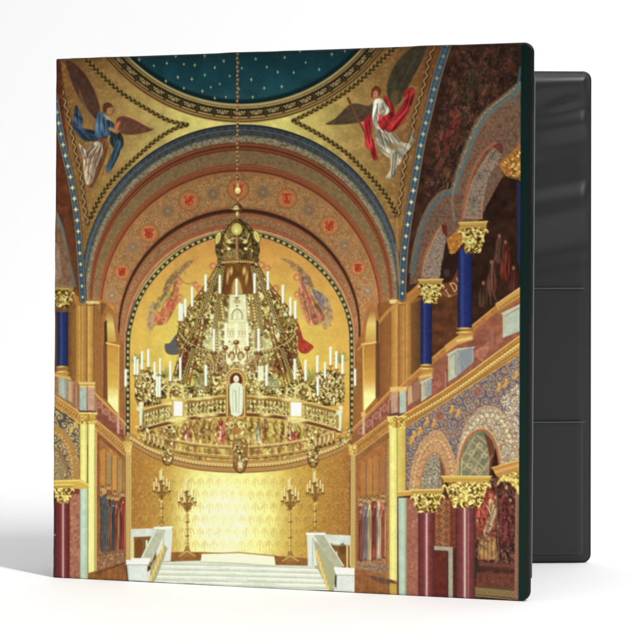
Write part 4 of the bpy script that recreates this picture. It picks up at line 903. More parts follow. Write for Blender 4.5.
    for i in range(35): P.poly([(352.2, 456 + i * 3.15), (354.6, 456 + i * 3.15), (354.6, 457.9 + i * 3.15), (352.2, 457.9 + i * 3.15)], (126, 84, 46), .8); P.ell(353.4, 457 + i * 3.15, .7, .6, (246, 232, 168), .9)
    P.line([(356.2, 452), (356, 568)], .7, (110, 74, 40), .8); P.poly([(348.5, 445), (357.5, 445), (356, 455), (350, 455)], (214, 178, 92)); dabs(P, [(348.5, 445), (357, 445), (356, 455), (350, 455)], 18, (.5, 1.1), seed=155)
    # lower arcade: back walls, columns
    P.poly([(398, 497), (521, 480), (521, 602), (398, 602)], (72, 34, 26), tex=(5, .3, 156))
    P.poly([(398.5, 498), (406.5, 498), (406.5, 602), (399, 602)], grad([(398, (160, 182, 160)), (403, (182, 206, 184)), (407, (150, 160, 140))], 0), tex=(7, .06, 157)); P.line([(407, 498), (407.4, 602)], 1, (206, 166, 110), .8)
    P.poly([(407.5, 498), (420, 498), (420, 602), (407.8, 602)], (152, 92, 74), tex=(3, .16, 158)); P.speck([(409, 500), (418, 500), (418, 590), (409, 590)], (190, 146, 112), 1.8, .66, .5, 159); P.line([(418.6, 505), (418.6, 602)], .9, (96, 44, 36), .7)
    P.poly([(434, 498), (456, 498), (456, 548), (434, 548)], (116, 54, 36), tex=(3, .25, 160))
    P.poly([(436, 500), (450, 500), (450, 546), (436, 546)], (146, 84, 52), tex=(2.4, .3, 161)); P.scroll([(436, 500), (450, 500), (450, 546), (436, 546)], (176, 120, 72), 1.3, .6, 162)
    for i in range(7):
        for j in range(2):
            x = 439.5 + j * 7.2; y = 503 + i * 7 + j * 2.5; P.ell(x, y, 1.7, 1.7, (62, 54, 38), .85); P.line([(x - 2.6, y), (x + 2.6, y)], .7, (62, 54, 38), .85); P.line([(x, y - 2.6), (x, y + 2.6)], .7, (62, 54, 38), .85); P.ell(x, y, .6, .6, (196, 150, 96), .9)
    P.line([(452, 500), (453, 600)], 1.6, (96, 50, 34), .9)
    P.poly([(434, 546), (453, 547), (453, 601), (448.5, 601), (448.5, 551), (434, 550)], (160, 156, 136), tex=(3, .1, 163)); P.poly([(434, 550.5), (448, 551.5), (448, 602), (434, 602)], (92, 38, 30), tex=(4, .25, 164)); P.line([(447.8, 552), (447.8, 600)], 1, (56, 30, 24), .8)
    # the fresco behind the right columns
    fr = [(475, 484), (519, 476), (519, 602), (475, 602)]
    P.poly(fr, (64, 32, 26), tex=(7, .4, 165))
    P.poly([(475, 500), (484, 494), (492, 500), (496, 520), (496, 540), (476, 540)], (126, 64, 50), .9, tex=(4, .35, 166))
    robe(P, [(486, 486), (492, 488), (496, 500), (494, 514), (488, 520), (484, 508)], (146, 50, 40), [[(489, 492), (490, 515)]], seed=167, op=.9); robe(P, [(480, 502), (486, 500), (490, 512), (486, 528), (478, 530), (477, 514)], (152, 54, 42), [[(482, 506), (480, 526)]], seed=168, op=.9)
    robe(P, [(489, 500), (495, 502), (497, 514), (492, 528), (486, 538), (484, 530), (489, 516)], (190, 158, 116), [[(492, 506), (489, 530)], [(494, 510), (490, 526)]], seed=169, op=.85); P.ell(488, 522, 1.6, 1.4, (206, 110, 84), .8); P.ell(491, 496, 1.8, 2.2, (176, 120, 88), .8)
    P.poly([(479, 540), (496, 538), (498, 560), (478, 559)], (158, 118, 68), .95, tex=(3, .3, 170))
    for x in (482, 486, 490, 494): P.line([(x, 541), (x, 558)], 1.1, (196, 158, 96), .7, .6); P.line([(x + 2, 541), (x + 2, 558)], .9, (104, 68, 38), .6)
    P.poly(curve([(498, 492), (502, 482), (509, 484), (513, 494), (515, 520), (515, 560), (510, 548), (506, 562), (500, 562), (498, 530)], 3, True), (52, 26, 26), .9, 1., tex=(4, .4, 171)); robe(P, [(500, 500), (512, 498), (514, 530), (506, 548), (500, 540)], (84, 30, 30), [[(504, 505), (503, 540)], [(509, 504), (510, 540)]], seed=172, op=.8); P.ell(506, 488, 2.2, 3, (72, 38, 30), .8); P.line([(504, 490), (503.5, 498)], 1.4, (140, 96, 80), .6); P.line([(505, 553), (507, 560)], 1, (176, 134, 84), .7); P.line([(502, 560), (504, 553)], 1, (160, 120, 76), .7)
    P.speck(fr, (150, 92, 70), 3.2, .56, .4, 180); P.speck(fr, (196, 150, 110), 1.8, .68, .5, 181); P.speck([(476, 500), (516, 500), (516, 562), (476, 562)], (40, 26, 24), 2.6, .6, .5, 182)
    for x, y, sz in ((490, 483.5, 1.1), (483, 500, 1.), (496, 497, .9), (507, 487, 1.1), (478, 520, .8), (511, 500, .8)):
        P.ell(x, y, 2.3 * sz, 2.9 * sz, (72, 44, 32), .9); P.ell(x - .4, y + .6, 1.5 * sz, 2.1 * sz, (186, 136, 104), .95)
    P.line([(487, 506), (492, 516)], 1.3, (226, 196, 150), .7); P.line([(481, 508), (487, 519)], 1.5, (196, 96, 74), .7); P.line([(502, 500), (500, 530)], 1.2, (120, 62, 52), .7); P.line([(509, 500), (511, 540)], 1.2, (112, 50, 46), .7); P.line([(496, 486), (499, 560)], .9, (150, 110, 74), .7)
    P.poly([(474, 558), (480, 562), (480, 578), (474, 580)], (44, 36, 34), .9, 1.)
    P.poly([(479, 562), (516, 564), (516, 568), (479, 566)], (104, 62, 50), .8); P.poly([(477, 572), (516, 574), (516, 590), (476, 588)], (104, 54, 42), .8, tex=(3, .3, 173)); P.poly([(480, 566), (514, 570), (514, 573), (480, 571)], (70, 36, 30), .9)
    P.poly([(475, 586), (516, 588), (516, 600), (475, 597)], (86, 66, 44)); 
    for i in range(13): x = 477 + i * 3; P.ring(x, 591.5 + i * .3, 1.1, 2, .6, (196, 164, 104), .8)
    P.line([(475, 588), (516, 592)], .7, (196, 164, 104), .8); P.line([(475, 595.5), (516, 600)], .7, (196, 164, 104), .8)
    P.poly([(515.5, 492), (521.5, 492), (520, 602), (514.5, 602)], (126, 84, 66), tex=(4, .12, 174)); P.line([(516.6, 495), (515.6, 602)], 1.2, (160, 112, 90), .7)
    column(P, 418.8, 434.4, 510, 602, (120, 52, 54), (234, 216, 202), .52, .09, .75, 175, .5); column(P, 456.5, 475, 504, 602, (122, 56, 58), (238, 222, 208), .46, .08, .75, 176, .5); P.line([(468.6, 510), (468.6, 600)], 1, (206, 170, 160), .5, .5)
    for x0, x1, y in ((418, 435.5, 512), (456, 475.5, 506.5)): P.line([(x0, y), (x1, y)], 1.4, (214, 176, 100), .9)
    P.poly([(396.5, 491.5), (413, 490), (444, 489), (444, 492), (420, 495), (397, 496.5)], (196, 152, 70)); P.line([(396.5, 492), (444, 489.6)], 1, (240, 208, 120), .9)
    capital(P, 411, 444.5, 489.5, 513, 177, .6, 130, .95)
    capital(P, 441.5, 492, 476, 508, 178, 0, 230, .97)
    P.poly([(492, 468), (521, 460), (521, 470), (497, 477)], (180, 128, 62)); P.line([(492, 468), (521, 460)], 1.2, (226, 180, 104), .9)
    for x, y, tx, ty in along([(496, 472.4), (521, 465)], 2.3): P.ell(x, y, .7, 1.4, (232, 190, 110), .8)
    cp = [(498, 477), (521, 471), (521, 497), (517, 492), (514, 486), (508, 481), (502, 482)]
    P.poly(cp, (150, 112, 42)); dabs(P, cp, 75, (.6, 1.6), ((250, 240, 150), (220, 190, 90), (90, 58, 18)), (3, 3, 2), .85, 179); P.line(curve([(498, 484), (503, 478), (512, 479), (518, 487), (520, 495)], 4), 2.2, (232, 208, 112), .8, .6)
    # blue columns above with capitals
    column(P, 421, 432.2, 301, 366, (30, 40, 92), (80, 92, 150), .35, .2, .3, 180, .5)
    column(P, 458.4, 472.2, 250, 330, (32, 42, 98), (84, 94, 154), .3, .2, .3, 181, .5)
    P.poly([(517, 180), (521.5, 176), (521.5, 272), (517.5, 262)], (38, 40, 78), .9)
    for x, y, r in ((427, 366, 6.5), (465.5, 329.5, 8)):
        P.ell(x, y, r, 2, (140, 96, 42)); P.ell(x - 1, y - .8, r * .7, .8, (226, 186, 104), .95); P.ell(x, y + 4, r * 1.1, 2.4, (176, 128, 58)); P.ell(x - 1, y + 3, r * .8, .7, (242, 210, 128), .85)

def paint_spandrels(P):
    # left: dark outer spandrel, star band
    P.poly([(50, 56), (60, 56), (64, 112), (72, 180), (80, 240), (84, 296), (72, 286), (50, 284)], (92, 50, 30), tex=(6, .35, 200))
    P.poly([(50, 200), (58, 214), (66, 240), (72, 270), (74, 288), (50, 288)], (128, 96, 70), .9, tex=(3, .25, 201)); P.line(curve([(50, 204), (60, 222), (68, 250), (75, 286)], 4), 3, (96, 112, 108), .8); P.scroll([(50, 230), (58, 250), (64, 285), (50, 286)], (150, 124, 96), 1.1, .6, 202)
    P.poly([(64, 230), (70, 262), (80, 298), (84, 298), (72, 220)], (104, 60, 34), .7); P.poly([(54, 238), (60, 250), (62, 275), (54, 284)], (150, 128, 112), .6, tex=(2, .3, 203))
    def starband(c0, wd, op, stepx, k0):
        c = curve(c0, 6)
        P.line(c, wd[0] + 2.4, (74, 44, 28), .9, .5, w2=wd[1] + 2.4); P.line(c, wd[0] + .8, (176, 150, 104), .85, .45, w2=wd[1] + .8); P.line(c, wd[0] - .4, (52, 78, 96), 1., .45, w2=wd[1] - .4)
        for i, (x, y, tx, ty) in enumerate(along(c, stepx / 2)):
            b = k0 + (1 - k0) * min(1, max(0, (y - 50) / 150))
            s = max(.3, 1 - max(0, y - 200) / 180)
            if i % 2: star(P, x, y, 2.1 * s + .3, tuple(v * b for v in (226, 208, 150)), .95); P.ell(x, y, 1.3 * s + .3, 1.4 * s + .3, tuple(v * b for v in (226, 208, 150)), .95)
            else: 
                P.ell(x, y, 1.5 * s, 1.9 * s, (96, 112, 112), .6)
    starband([(54, 96), (59.5, 128), (65, 154), (71.5, 182), (77, 218), (80, 255), (83, 300)], (6.2, 5.), 1, 11, .75)
    # right star band and dark spandrel with painted figures
    P.poly([(450, 42), (525, 40), (525, 170), (500, 180), (480, 118), (450, 195), (412, 280), (400, 300), (404, 254), (414, 190), (436, 90)], (58, 36, 26), tex=(9, .5, 204))
    r = random.Random(9)
    for i in range(260):
        y = r.uniform(45, 260); x = 455 - (y - 60) * .2 + r.uniform(0, 60) * (1 - (y - 60) / 220); l = r.uniform(10, 30)
        P.line([(x, y), (x - l * .32 + r.uniform(-3, 3), y + l)], r.uniform(.8, 3), r.choice(((92, 52, 34), (32, 24, 20), (110, 70, 46), (58, 50, 34), (84, 36, 30), (34, 26, 20))), .45, .9, w2=.5)
    robe(P, [(470, 52), (478, 66), (477, 92), (470, 118), (463, 124), (464, 100), (466, 74)], (46, 46, 32), [[(472, 70), (470, 100)]], seed=205, op=.5, soft=1.4)
    robe(P, [(457, 106), (460, 116), (458, 132), (452, 148), (444, 152), (443, 142), (450, 124)], (112, 34, 34), [[(456, 114), (450, 140)], [(453, 122), (446, 146)]], seed=206, op=.5, soft=1.2)
    robe(P, [(441, 126), (445, 138), (442, 152), (436, 160), (434, 146)], (108, 58, 42), [[(440, 134), (438, 154)]], seed=207, op=.4, soft=1.2)
    robe(P, [(484, 60), (490, 70), (488, 96), (480, 104), (480, 80)], (84, 56, 40), [[(486, 70), (483, 96)]], seed=208, op=.4, soft=1.4)
    sp = [(456, 50), (518, 48), (518, 78), (498, 98), (478, 116), (462, 150), (452, 182), (428, 200), (424, 190), (438, 120)]
    P.speck(sp, (122, 62, 46), 3., .56, .4, 214); P.speck(sp, (30, 26, 22), 3.4, .5, .5, 215); P.speck(sp, (150, 112, 84), 1.7, .7, .4, 216)
    for i in range(70):
        y = r.uniform(55, 190); x = 462 - (y - 60) * .2 + r.uniform(-4, 46) * (1 - (y - 50) / 190); l = r.uniform(5, 14)
        P.line(curve([(x, y), (x - l * .1 + r.uniform(-2, 2), y + l * .5), (x - l * .4, y + l)], 3), r.uniform(.6, 1.4), r.choice(((134, 92, 66), (120, 48, 40), (26, 22, 20), (70, 66, 42), (154, 112, 82))), .5, .6, w2=.3)
    P.ell(455, 84, 2.4, 3, (110, 70, 54), .6, 0, .9); P.ell(470, 74, 2, 2.6, (96, 62, 46), .6, 0, .9); P.line([(453, 80), (457, 92)], .8, (146, 104, 80), .4); P.ell(447, 172, 4, 5, (120, 78, 46), .5, 0, 1.2)
    # terracotta field of the right arcade
    fld = curve([(521, 82), (505, 97), (490, 108), (478, 122), (468, 144), (458, 176), (452, 188), (440, 192), (428, 206), (418, 228), (412, 256), (410, 285)], 4) + [(424, 282), (448, 256), (476, 226), (500, 182), (521, 150)]
    P.poly(fld, (98, 64, 48), tex=(4, .22, 210)); rinceau(P, fld, (122, 106, 84), 5.5, 211, .6, .6); P.speck(fld, (84, 82, 72), 1.6, .6, .5, 212); P.speck(fld, (150, 90, 62), 1.6, .64, .5, 213)
    big = curve([(521, 84), (505, 97), (491, 108), (479, 122), (468, 146), (460, 168), (453.5, 190)], 5)
    P.line(big, 5, (104, 92, 74), .7, .8); P.line(big, 6, (104, 92, 72), .55, .8); P.line([(x, y) for x, y in big], 1., (160, 146, 112), .4)
    for x, y, tx, ty in along(big, 1.9): P.ell(x + 1.8 * math.sin(x * 2.3), y + 1.8 * math.cos(y * 3.1), .6, .5, (172, 160, 126), .75)
    P.line([(x + 2.5, y + 3) for x, y in big], 2.6, (72, 110, 112), .85, .5); P.line([(x + 5, y + 4.6) for x, y in big], .9, (136, 84, 54), .8)
    P.line([(521, 68), (518.5, 84), (515, 102)], 2.6, (74, 106, 108), .7, .8)
    sm = curve([(452, 190), (441, 194), (430, 206), (421, 226), (415, 248), (411, 272)], 5)
    P.line(sm, 3.4, (104, 100, 84), .7, .7); P.line([(x + 2.4, y + 2.4) for x, y in sm], 2.2, (70, 100, 110), .85); P.line([(454, 190), (452, 200), (455, 222)], 2, (150, 146, 130), .4, .8)
    P.line(curve([(462, 222), (466, 196), (474, 170), (484, 152), (496, 143)], 5), 2.4, (160, 92, 58), .85, .8); P.line(curve([(422, 279), (425, 258), (432, 240), (442, 225)], 5), 2, (160, 96, 60), .8, .8)
    # arch soffit strips
    b = curve([(499.5, 146), (490, 154), (477, 174), (469, 194), (464, 218)], 4) + [(482, 219)] + curve([(483, 202), (489, 180), (497, 165), (503, 152)], 4)
    P.poly(b, (108, 84, 70), tex=(2.2, .25, 214)); rinceau(P, b, (150, 134, 112), 4.6, 215, .6, .7); P.line(b[:20], 1.1, (182, 128, 84), .85)
    for x, y in ((474, 201), (480, 176), (493, 156)): P.ring(x, y, 2.8, 3.4, .9, (72, 86, 84), .8); P.ell(x, y, 1.2, 1.6, (72, 60, 56), .8)
    P.poly([(493, 146), (501, 143), (504, 148), (502, 155), (498, 151)], (96, 42, 34), .85)
    s = curve([(441, 227), (434, 240), (425, 262), (423, 279)], 4) + [(440, 280)] + curve([(442, 262), (447, 246), (444, 232)], 4)
    P.poly(s, (116, 92, 78), tex=(2.2, .25, 216)); rinceau(P, s, (154, 138, 116), 4.4, 217, .6, .7); P.poly([(442, 224), (447, 226), (448, 237), (443, 233)], (92, 36, 30), .9); P.line(s[:12], 1, (190, 138, 88), .85)
    P.poly(curve([(447, 240), (443, 262), (441, 281), (452, 281), (459, 262), (456, 244)], 3, True), (40, 24, 18), .9); P.poly([(444, 270), (449, 269), (450, 276), (445, 277)], (70, 74, 84), .5)
    # gilded capitals climbing to the right
    P.poly([(400, 297), (410, 292), (420, 283), (424, 292), (412, 302), (402, 304)], (176, 118, 52), .9)
    capital(P, 418.5, 443.5, 279.5, 304, 218, .5, 110, .9)
    P.poly([(447, 240), (456, 232), (462, 224), (466, 240), (455, 254), (450, 254)], (176, 112, 44), .95, tex=(3, .2, 219)); dabs(P, [(449, 240), (460, 230), (462, 250), (452, 256)], 26, (.6, 1.4), ((232, 196, 100), (120, 76, 24), (196, 142, 58)), (2, 2, 2), .8, 220)
    capital(P, 459, 488, 222.5, 254, 221, 1.2, 170, .9)
    P.poly([(499, 165), (508, 156), (521, 143), (521, 181), (512, 179), (506, 176)], (160, 104, 44), .95, tex=(3, .25, 222)); dabs(P, [(504, 164), (521, 148), (521, 180), (508, 178)], 80, (.7, 1.6), ((240, 218, 130), (196, 146, 60), (84, 54, 20)), (2, 3, 2), .85, 223)
    P.poly([(520, 184), (506, 178), (511, 176), (520, 178)], (40, 24, 18), .5)
    starband([(449, 40), (442, 62), (436.8, 80), (429, 112), (421.9, 142), (415.5, 180), (409, 218), (404.5, 254), (402.5, 298)], (8., 6.), 1, 11.5, .6)
    P.line(curve([(397.5, 216), (397.5, 250), (400, 285)], 4), 2.4, (168, 126, 72), .7, .8)

def paint_angels(P):
    # left angel in blue
    wing(P, [(66, 60), (76, 64), (88, 78), (96, 94), (100, 108), (98, 120), (91, 114), (83, 104), (75, 90), (69, 74)], ((72, 46, 36), (50, 34, 30), (124, 92, 66)), [((74, 70), (94, 112)), ((78, 74), (97, 110)), ((84, 82), (97, 104)), ((76, 80), (90, 108))], 230, .95)
    P.poly(curve([(78, 86), (84, 100), (90, 112), (96, 120), (97, 128), (90, 122), (82, 108)], 4, True), (120, 92, 62), .6, .8)
    robe(P, [(76, 105), (80, 112), (83, 120), (82, 127), (92, 130), (100, 131), (108, 133), (104, 140), (92, 141), (84, 140), (76, 132), (73, 124), (74, 114)], (44, 60, 76), [[(77, 110), (78, 126)], [(80, 130), (96, 136)], [(84, 134), (104, 136)]], seed=231)
    wing(P, [(116, 122), (119, 116.5), (128, 117), (139, 122), (149, 127.5), (154, 129), (147, 132), (134, 134.5), (124, 134), (117, 130)], ((96, 62, 46), (62, 40, 34), (140, 100, 66)), [((120, 121), (148, 130)), ((122, 124), (140, 131)), ((120, 119), (138, 125))], 232)
    P.line(curve([(118, 120), (122, 117.4), (130, 119), (140, 124)], 4), 1.8, (120, 44, 44), .8, .6)
    robe(P, [(98, 140), (104, 150), (100, 160), (92, 172), (88, 186), (92, 187), (98, 176), (104, 162), (108, 148), (106, 138)], (110, 60, 34), [[(105, 142), (100, 166)]], seed=233, op=.8)
    robe(P, [(98, 141), (103, 146), (101, 158), (96, 168), (93, 182), (86, 184), (84, 172), (83, 160), (80, 150), (79, 143), (86, 150), (92, 144)], (158, 142, 116), [[(98, 146), (90, 162), (88, 180)], [(95, 146), (88, 154), (85, 170)], [(101, 148), (95, 166)], [(82, 148), (86, 160)]], dark=.5, seed=234)
    P.line(curve([(84, 158), (92, 156), (100, 152)], 4), 2, (142, 72, 46), .7, .9); P.line([(86, 165), (97, 160)], 1.6, (140, 74, 48), .6, .9); P.line([(88, 172), (94, 180)], 1.6, (132, 66, 44), .6, .9)
    robe(P, [(98, 112), (103, 113), (108, 118), (113, 123), (117, 128), (114, 133), (106, 136), (98, 138), (95, 132), (96, 122)], (58, 82, 100), [[(100, 116), (99, 132)], [(104, 118), (105, 132)], [(109, 122), (111, 131)]], seed=235)
    robe(P, [(113, 130), (119, 131), (123, 138), (123, 146), (118, 150), (113, 147), (110, 140)], (44, 56, 54), [[(115, 134), (117, 146)], [(119, 134), (120, 146)]], seed=236)
    robe(P, [(117, 140), (121, 142), (120, 152), (115, 163), (111, 170), (107, 172), (107, 165), (112, 154)], (50, 74, 94), [[(118, 144), (112, 162)]], seed=237)
    P.ell(116.5, 126, 2, 4.5, (170, 104, 62), .95, .4); P.line([(110, 128.5), (117, 132)], 3.2, (176, 128, 84), .9, .6); P.ell(118, 131, 2.4, 1.8, (150, 84, 54), .9); P.line([(119.5, 122), (116, 130)], 2.6, (186, 112, 62), .8, .5)
    P.line(curve([(110, 148), (110, 162), (104, 168), (103, 175)], 3), 1, (110, 62, 36), .7)
    P.ring(109, 109, 4.8, 5.6, .9, (84, 58, 34), .7); P.ell(107, 107.5, 3.8, 4.2, (82, 52, 34)); P.ell(109.6, 111, 2.7, 3.6, (168, 116, 80), 1., -.2); P.line(curve([(104, 112), (104, 105), (108, 103), (112, 106)], 4), 1.7, (78, 46, 28), .95); P.ell(110.5, 110.5, .5, .3, (60, 34, 26), .9); P.ell(111, 113.5, .8, .3, (130, 60, 44), .9); P.poly([(104, 114), (109, 116), (112, 121), (106, 119)], (176, 150, 108), .9)
    # right angel in red and white
    wing(P, [(427, 45), (423, 60), (414, 77), (406, 92), (399, 104), (391, 103), (387, 90), (391, 73), (401, 58), (414, 47)], ((62, 56, 40), (40, 36, 28), (112, 92, 60)), [((394, 94), (416, 54)), ((392, 84), (410, 56)), ((396, 94), (408, 70))], 240)
    P.poly(curve([(393, 92), (398, 92), (398, 106), (392, 108), (390, 100)], 3, True), (98, 78, 48), .8)
    wing(P, [(326, 124), (335, 119), (346, 108), (352, 104), (360, 104), (368, 106), (374, 104), (374, 112), (370, 118), (358, 123), (344, 124.5), (334, 125)], ((74, 60, 42), (48, 38, 28), (116, 92, 58)), [((330, 123), (358, 108)), ((336, 124), (366, 112)), ((346, 124), (370, 116))], 241)
    robe(P, [(409, 89), (413, 88), (415, 94), (412, 104), (408, 114), (402, 124), (394, 131), (386, 133), (380, 128), (378, 120), (380, 112), (388, 116), (396, 114), (402, 106), (405, 100), (404, 92)], (150, 40, 40), [[(410, 92), (406, 108), (396, 120)], [(384, 118), (392, 126)], [(392, 118), (400, 116)]], dark=.55, seed=242)
    robe(P, [(376, 118), (382, 130), (396, 134), (402, 142), (410, 142), (415, 130), (413, 144), (404, 156), (399, 165), (392, 160), (384, 154), (378, 146), (376, 134)], (156, 148, 124), [[(380, 130), (386, 150)], [(388, 134), (396, 156)], [(384, 130), (394, 146), (402, 150)], [(412, 134), (406, 148)]], dark=.55, seed=243)
    robe(P, [(390, 150), (398, 152), (397, 168), (393, 178), (386, 178), (391, 168)], (150, 140, 116), [[(394, 154), (392, 174)]], seed=244); P.ell(394, 147, 4.5, 3, (134, 112, 60), .8, .5, .8); P.line([(393, 134), (400, 142)], 1.6, (104, 80, 44), .8)
    robe(P, [(370, 114), (373, 120), (372, 134), (375, 146), (378, 158), (374, 160), (370, 150), (366, 146), (365, 134), (363, 124), (366, 118)], (150, 38, 40), [[(370, 122), (370, 144)], [(367, 126), (370, 144)], [(373, 140), (376, 156)]], dark=.55, seed=245)
    robe(P, [(384, 97), (390, 100), (395, 110), (392, 118), (386, 114)], (144, 36, 36), [[(387, 101), (391, 112)]], seed=246)
    robe(P, [(375, 100), (382, 99), (388, 106), (390, 112), (384, 116), (380, 116), (376, 126), (373, 122), (373, 110)], (176, 172, 150), [[(378, 104), (377, 120)], [(383, 104), (386, 112)]], dark=.6, seed=247)
    P.line([(384, 111), (379, 114)], 2, (206, 150, 116), .9); P.ell(378, 115, 1.4, 1.2, (206, 140, 108), .9)
    P.ring(376.5, 92, 5.8, 6.6, .7, (160, 110, 50), .8); P.ell(377, 91.5, 4.6, 5.6, (104, 54, 34)); P.ell(375.8, 94.5, 2.7, 4, (190, 124, 92), 1., .15); P.line(curve([(372.5, 97), (373, 90), (377, 87.5), (381, 91)], 4), 1.8, (98, 46, 28), .95); P.ell(375, 94, .5, .3, (70, 36, 28), .9); P.ell(375.4, 97.2, .7, .3, (150, 56, 46), .9)
    P.line([(350, 102), (362, 127)], 1.2, (132, 66, 36), .95); P.line([(348.4, 98.5), (350.5, 103)], 2.6, (96, 52, 32), .9); P.line([(360, 122), (364, 131)], 1.8, (118, 60, 36), .9); P.ell(363, 123, 1.6, 1.2, (190, 120, 88), .9)

def paint_chandelier(P):
    r = random.Random(21)
    HI, G, M, D = (242, 242, 182), (190, 166, 84), (138, 108, 50), (62, 40, 18)
    # chain from the dome
    P.line([(237.6, 46), (237.9, 188)], 1.7, (62, 38, 26), .9, .5)
    for i in range(33):
        y = 50 + i * 4.25; P.ell(237.8 + (.4 if i % 2 else -.4), y, 1.1, 1.7, (168, 118, 70), .8, .3); P.ell(237.4, y - .5, .5, .7, (226, 192, 130), .8)
    # back of the chandelier: coloured glimpses and gilt mass
    body = curve([(219, 262), (212, 280), (203, 293), (190, 306), (181, 322), (178, 340), (179, 354), (172, 380), (172, 400), (304, 400), (303, 378), (297, 356), (298, 340), (296, 322), (286, 306), (272, 291), (264, 278), (257, 262)], 3)
    P.poly(body, (196, 164, 72), .8, 1., tex=(4, .3, 260))
    P.filigree(body, 259, 2.2, .8, bias=-.10)
    dabs(P, curve([(222, 296), (198, 322), (196, 350), (208, 372), (268, 372), (280, 350), (278, 322), (254, 296)], 3, True), 90, (1.2, 3.4), ((230, 234, 192), (216, 206, 130), (240, 240, 206)), (2, 1, 1), .85, 258)
    dabs(P, body, 260, (1.2, 3.2), ((232, 220, 130), (196, 160, 76), (128, 86, 38), (92, 50, 26), (176, 96, 60), (214, 226, 180)), (3, 3, 3, 2, 1, 2), .8, 261)
    for x, y, a, b in ((190, 345, 9, 10), (186, 362, 8, 12), (288, 348, 8, 11), (284, 362, 10, 12), (216, 365, 7, 11), (258, 364, 7, 9)):
        P.ell(x, y, a, b, (76, 34, 22), .8, .2, 2.2); dabs(P, [(x - a, y - b), (x + a, y - b), (x + a, y + b), (x - a, y + b)], 34, (.5, 1.6), ((150, 62, 38), (56, 26, 16), (190, 140, 70), (238, 210, 160)), (3, 3, 3, 1), .85, int(x))
    # yellow light through the open parts
    for pts in ([(181, 380), (192, 368), (196, 396), (178, 398)], [(281, 378), (292, 370), (302, 384), (300, 398), (286, 396)], [(206, 350), (213, 338), (216, 352), (210, 362)], [(268, 338), (272, 356), (266, 360)]): P.poly(pts, (214, 196, 78), .85, 1.)
    # bright panel in the middle
    P.poly([(230, 294), (246, 294), (247.5, 322), (249, 344), (249, 362), (225, 362), (226, 344), (228.5, 322)], (226, 232, 182), .95, .8, tex=(2.4, .14, 262)); P.poly([(204, 344), (214, 326), (222, 330), (221, 356), (208, 356)], (214, 220, 164), .6, 1.2); P.poly([(252, 330), (262, 330), (272, 352), (268, 362), (252, 360)], (212, 216, 152), .6, 1.2)
    P.line(curve([(232.6, 319), (233, 313), (237.5, 309), (242, 313), (242.6, 319)], 4), 1.3, (112, 90, 58), .85); P.line([(237.4, 310), (237.4, 319)], .9, (176, 160, 104), .8); P.line([(229.5, 296), (228, 322)], 1.1, (170, 138, 66), .8); P.line([(246.4, 296), (248, 322)], 1.1, (170, 138, 66), .8); P.ell(237.3, 301.5, 3.3, 2.2, (150, 122, 74), .7); P.ell(237.3, 301.3, 1.4, 1, (226, 206, 140), .9); P.ell(237.4, 306, 1.2, .8, (130, 92, 56), .9)
    P.line([(231, 319.7), (246, 319.4)], 1.3, (176, 182, 132), .8); P.line([(226, 322), (251, 322)], .8, (206, 190, 116), .7)
    for x in range(226, 250, 3): P.line(curve([(x - 1.2, 335), (x - 1, 331.5), (x, 330.5), (x + 1, 331.5), (x + 1.2, 335)], 2), .7, (140, 104, 60), .75)
    for y in (323, 329, 337): P.line([(226, y), (250, y)], .8, (186, 158, 88), .7)
    dabs(P, [(226, 338), (250, 338), (252, 362), (224, 362)], 46, (.6, 1.7), ((240, 242, 206), (196, 166, 84), (120, 84, 42)), (3, 2, 2), .8, 281)
    for x in (226, 236.3, 247.5): P.line([(x, 324), (x, 345)], 2.8, (238, 250, 222), .95)
    # lattice posts beside it
    for x0, x1, y0, y1 in ((221, 225, 295, 321), (253, 256, 294, 321), (216, 218, 322, 350), (257.5, 262, 322, 348)):
        P.poly([(x0 - 2, y0), (x0 + 2, y0), (x1 + 1, y1), (x0 - 3, y1)], (132, 98, 40), .9)
        for k in range(int((y1 - y0) / 3)): P.ell(x0 - .5 + (x1 - x0) * k / 9., y0 + 2 + k * 3, 1.2, 1.2, (226, 204, 120), .9); P.ell(x0 - .5 + .2 * k, y0 + 3.4 + k * 3, .7, .6, (66, 40, 16), .9)
    # bell of the crown
    bell = curve([(224, 263), (252, 263), (254, 276), (256, 290), (252, 294), (223, 294), (219, 290), (222, 276)], 3, True)
    P.poly(bell, (104, 68, 30), tex=(5, .3, 263)); P.line(curve([(222, 266), (226, 280), (221, 293)], 4), 1.4, (70, 42, 20), .8); P.line(curve([(254, 266), (250, 280), (255, 293)], 4), 1.4, (70, 42, 20), .8); P.poly([(226, 264), (236, 266), (232, 290), (224, 292)], (110, 60, 26), .8, 1.5); P.poly([(240, 266), (249, 266), (253, 290), (246, 292)], (120, 72, 30), .8, 1.5)
    for x, y, a, b in ((231.5, 271, 1.4, 3.5), (244.5, 271, 1.6, 3.6), (247, 278, 1, 5), (228, 276, 1, 6)): P.ell(x, y, a, b, (240, 214, 120), .85, .1, 1.)
    P.poly(curve([(232, 294), (233, 284), (237, 278), (241, 284), (243, 294)], 4), (206, 170, 84), .85); P.line(curve([(231, 294), (232.5, 283), (237.3, 277), (242, 283), (244, 294)], 4), 1.1, (150, 98, 44), .9)
    # crown
    crown = curve([(237.5, 218.5), (229, 223), (221.5, 231), (217, 241), (215.6, 250), (218, 258), (221, 263), (256, 263), (258.5, 257), (260, 249), (258, 239), (253.5, 230), (246, 222.5)], 4, True)
    P.poly(crown, (88, 60, 32)); P.poly(crown, lambda x, y: np.array((110, 88, 42), np.float32) * (.45 + .75 * np.exp(-(((x - 231) / 11) ** 2)) + .3 * np.exp(-(((x - 250) / 4) ** 2)))[..., None], 1., .5, tex=(3, .25, 266)); P.filigree(crown, 264, 1.9, .34, bias=-.16); dabs(P, crown, 46, (.6, 1.5), ((196, 154, 84), (146, 104, 56), (50, 28, 16), (232, 206, 130)), (3, 3, 4, 1.4), .85, 265)
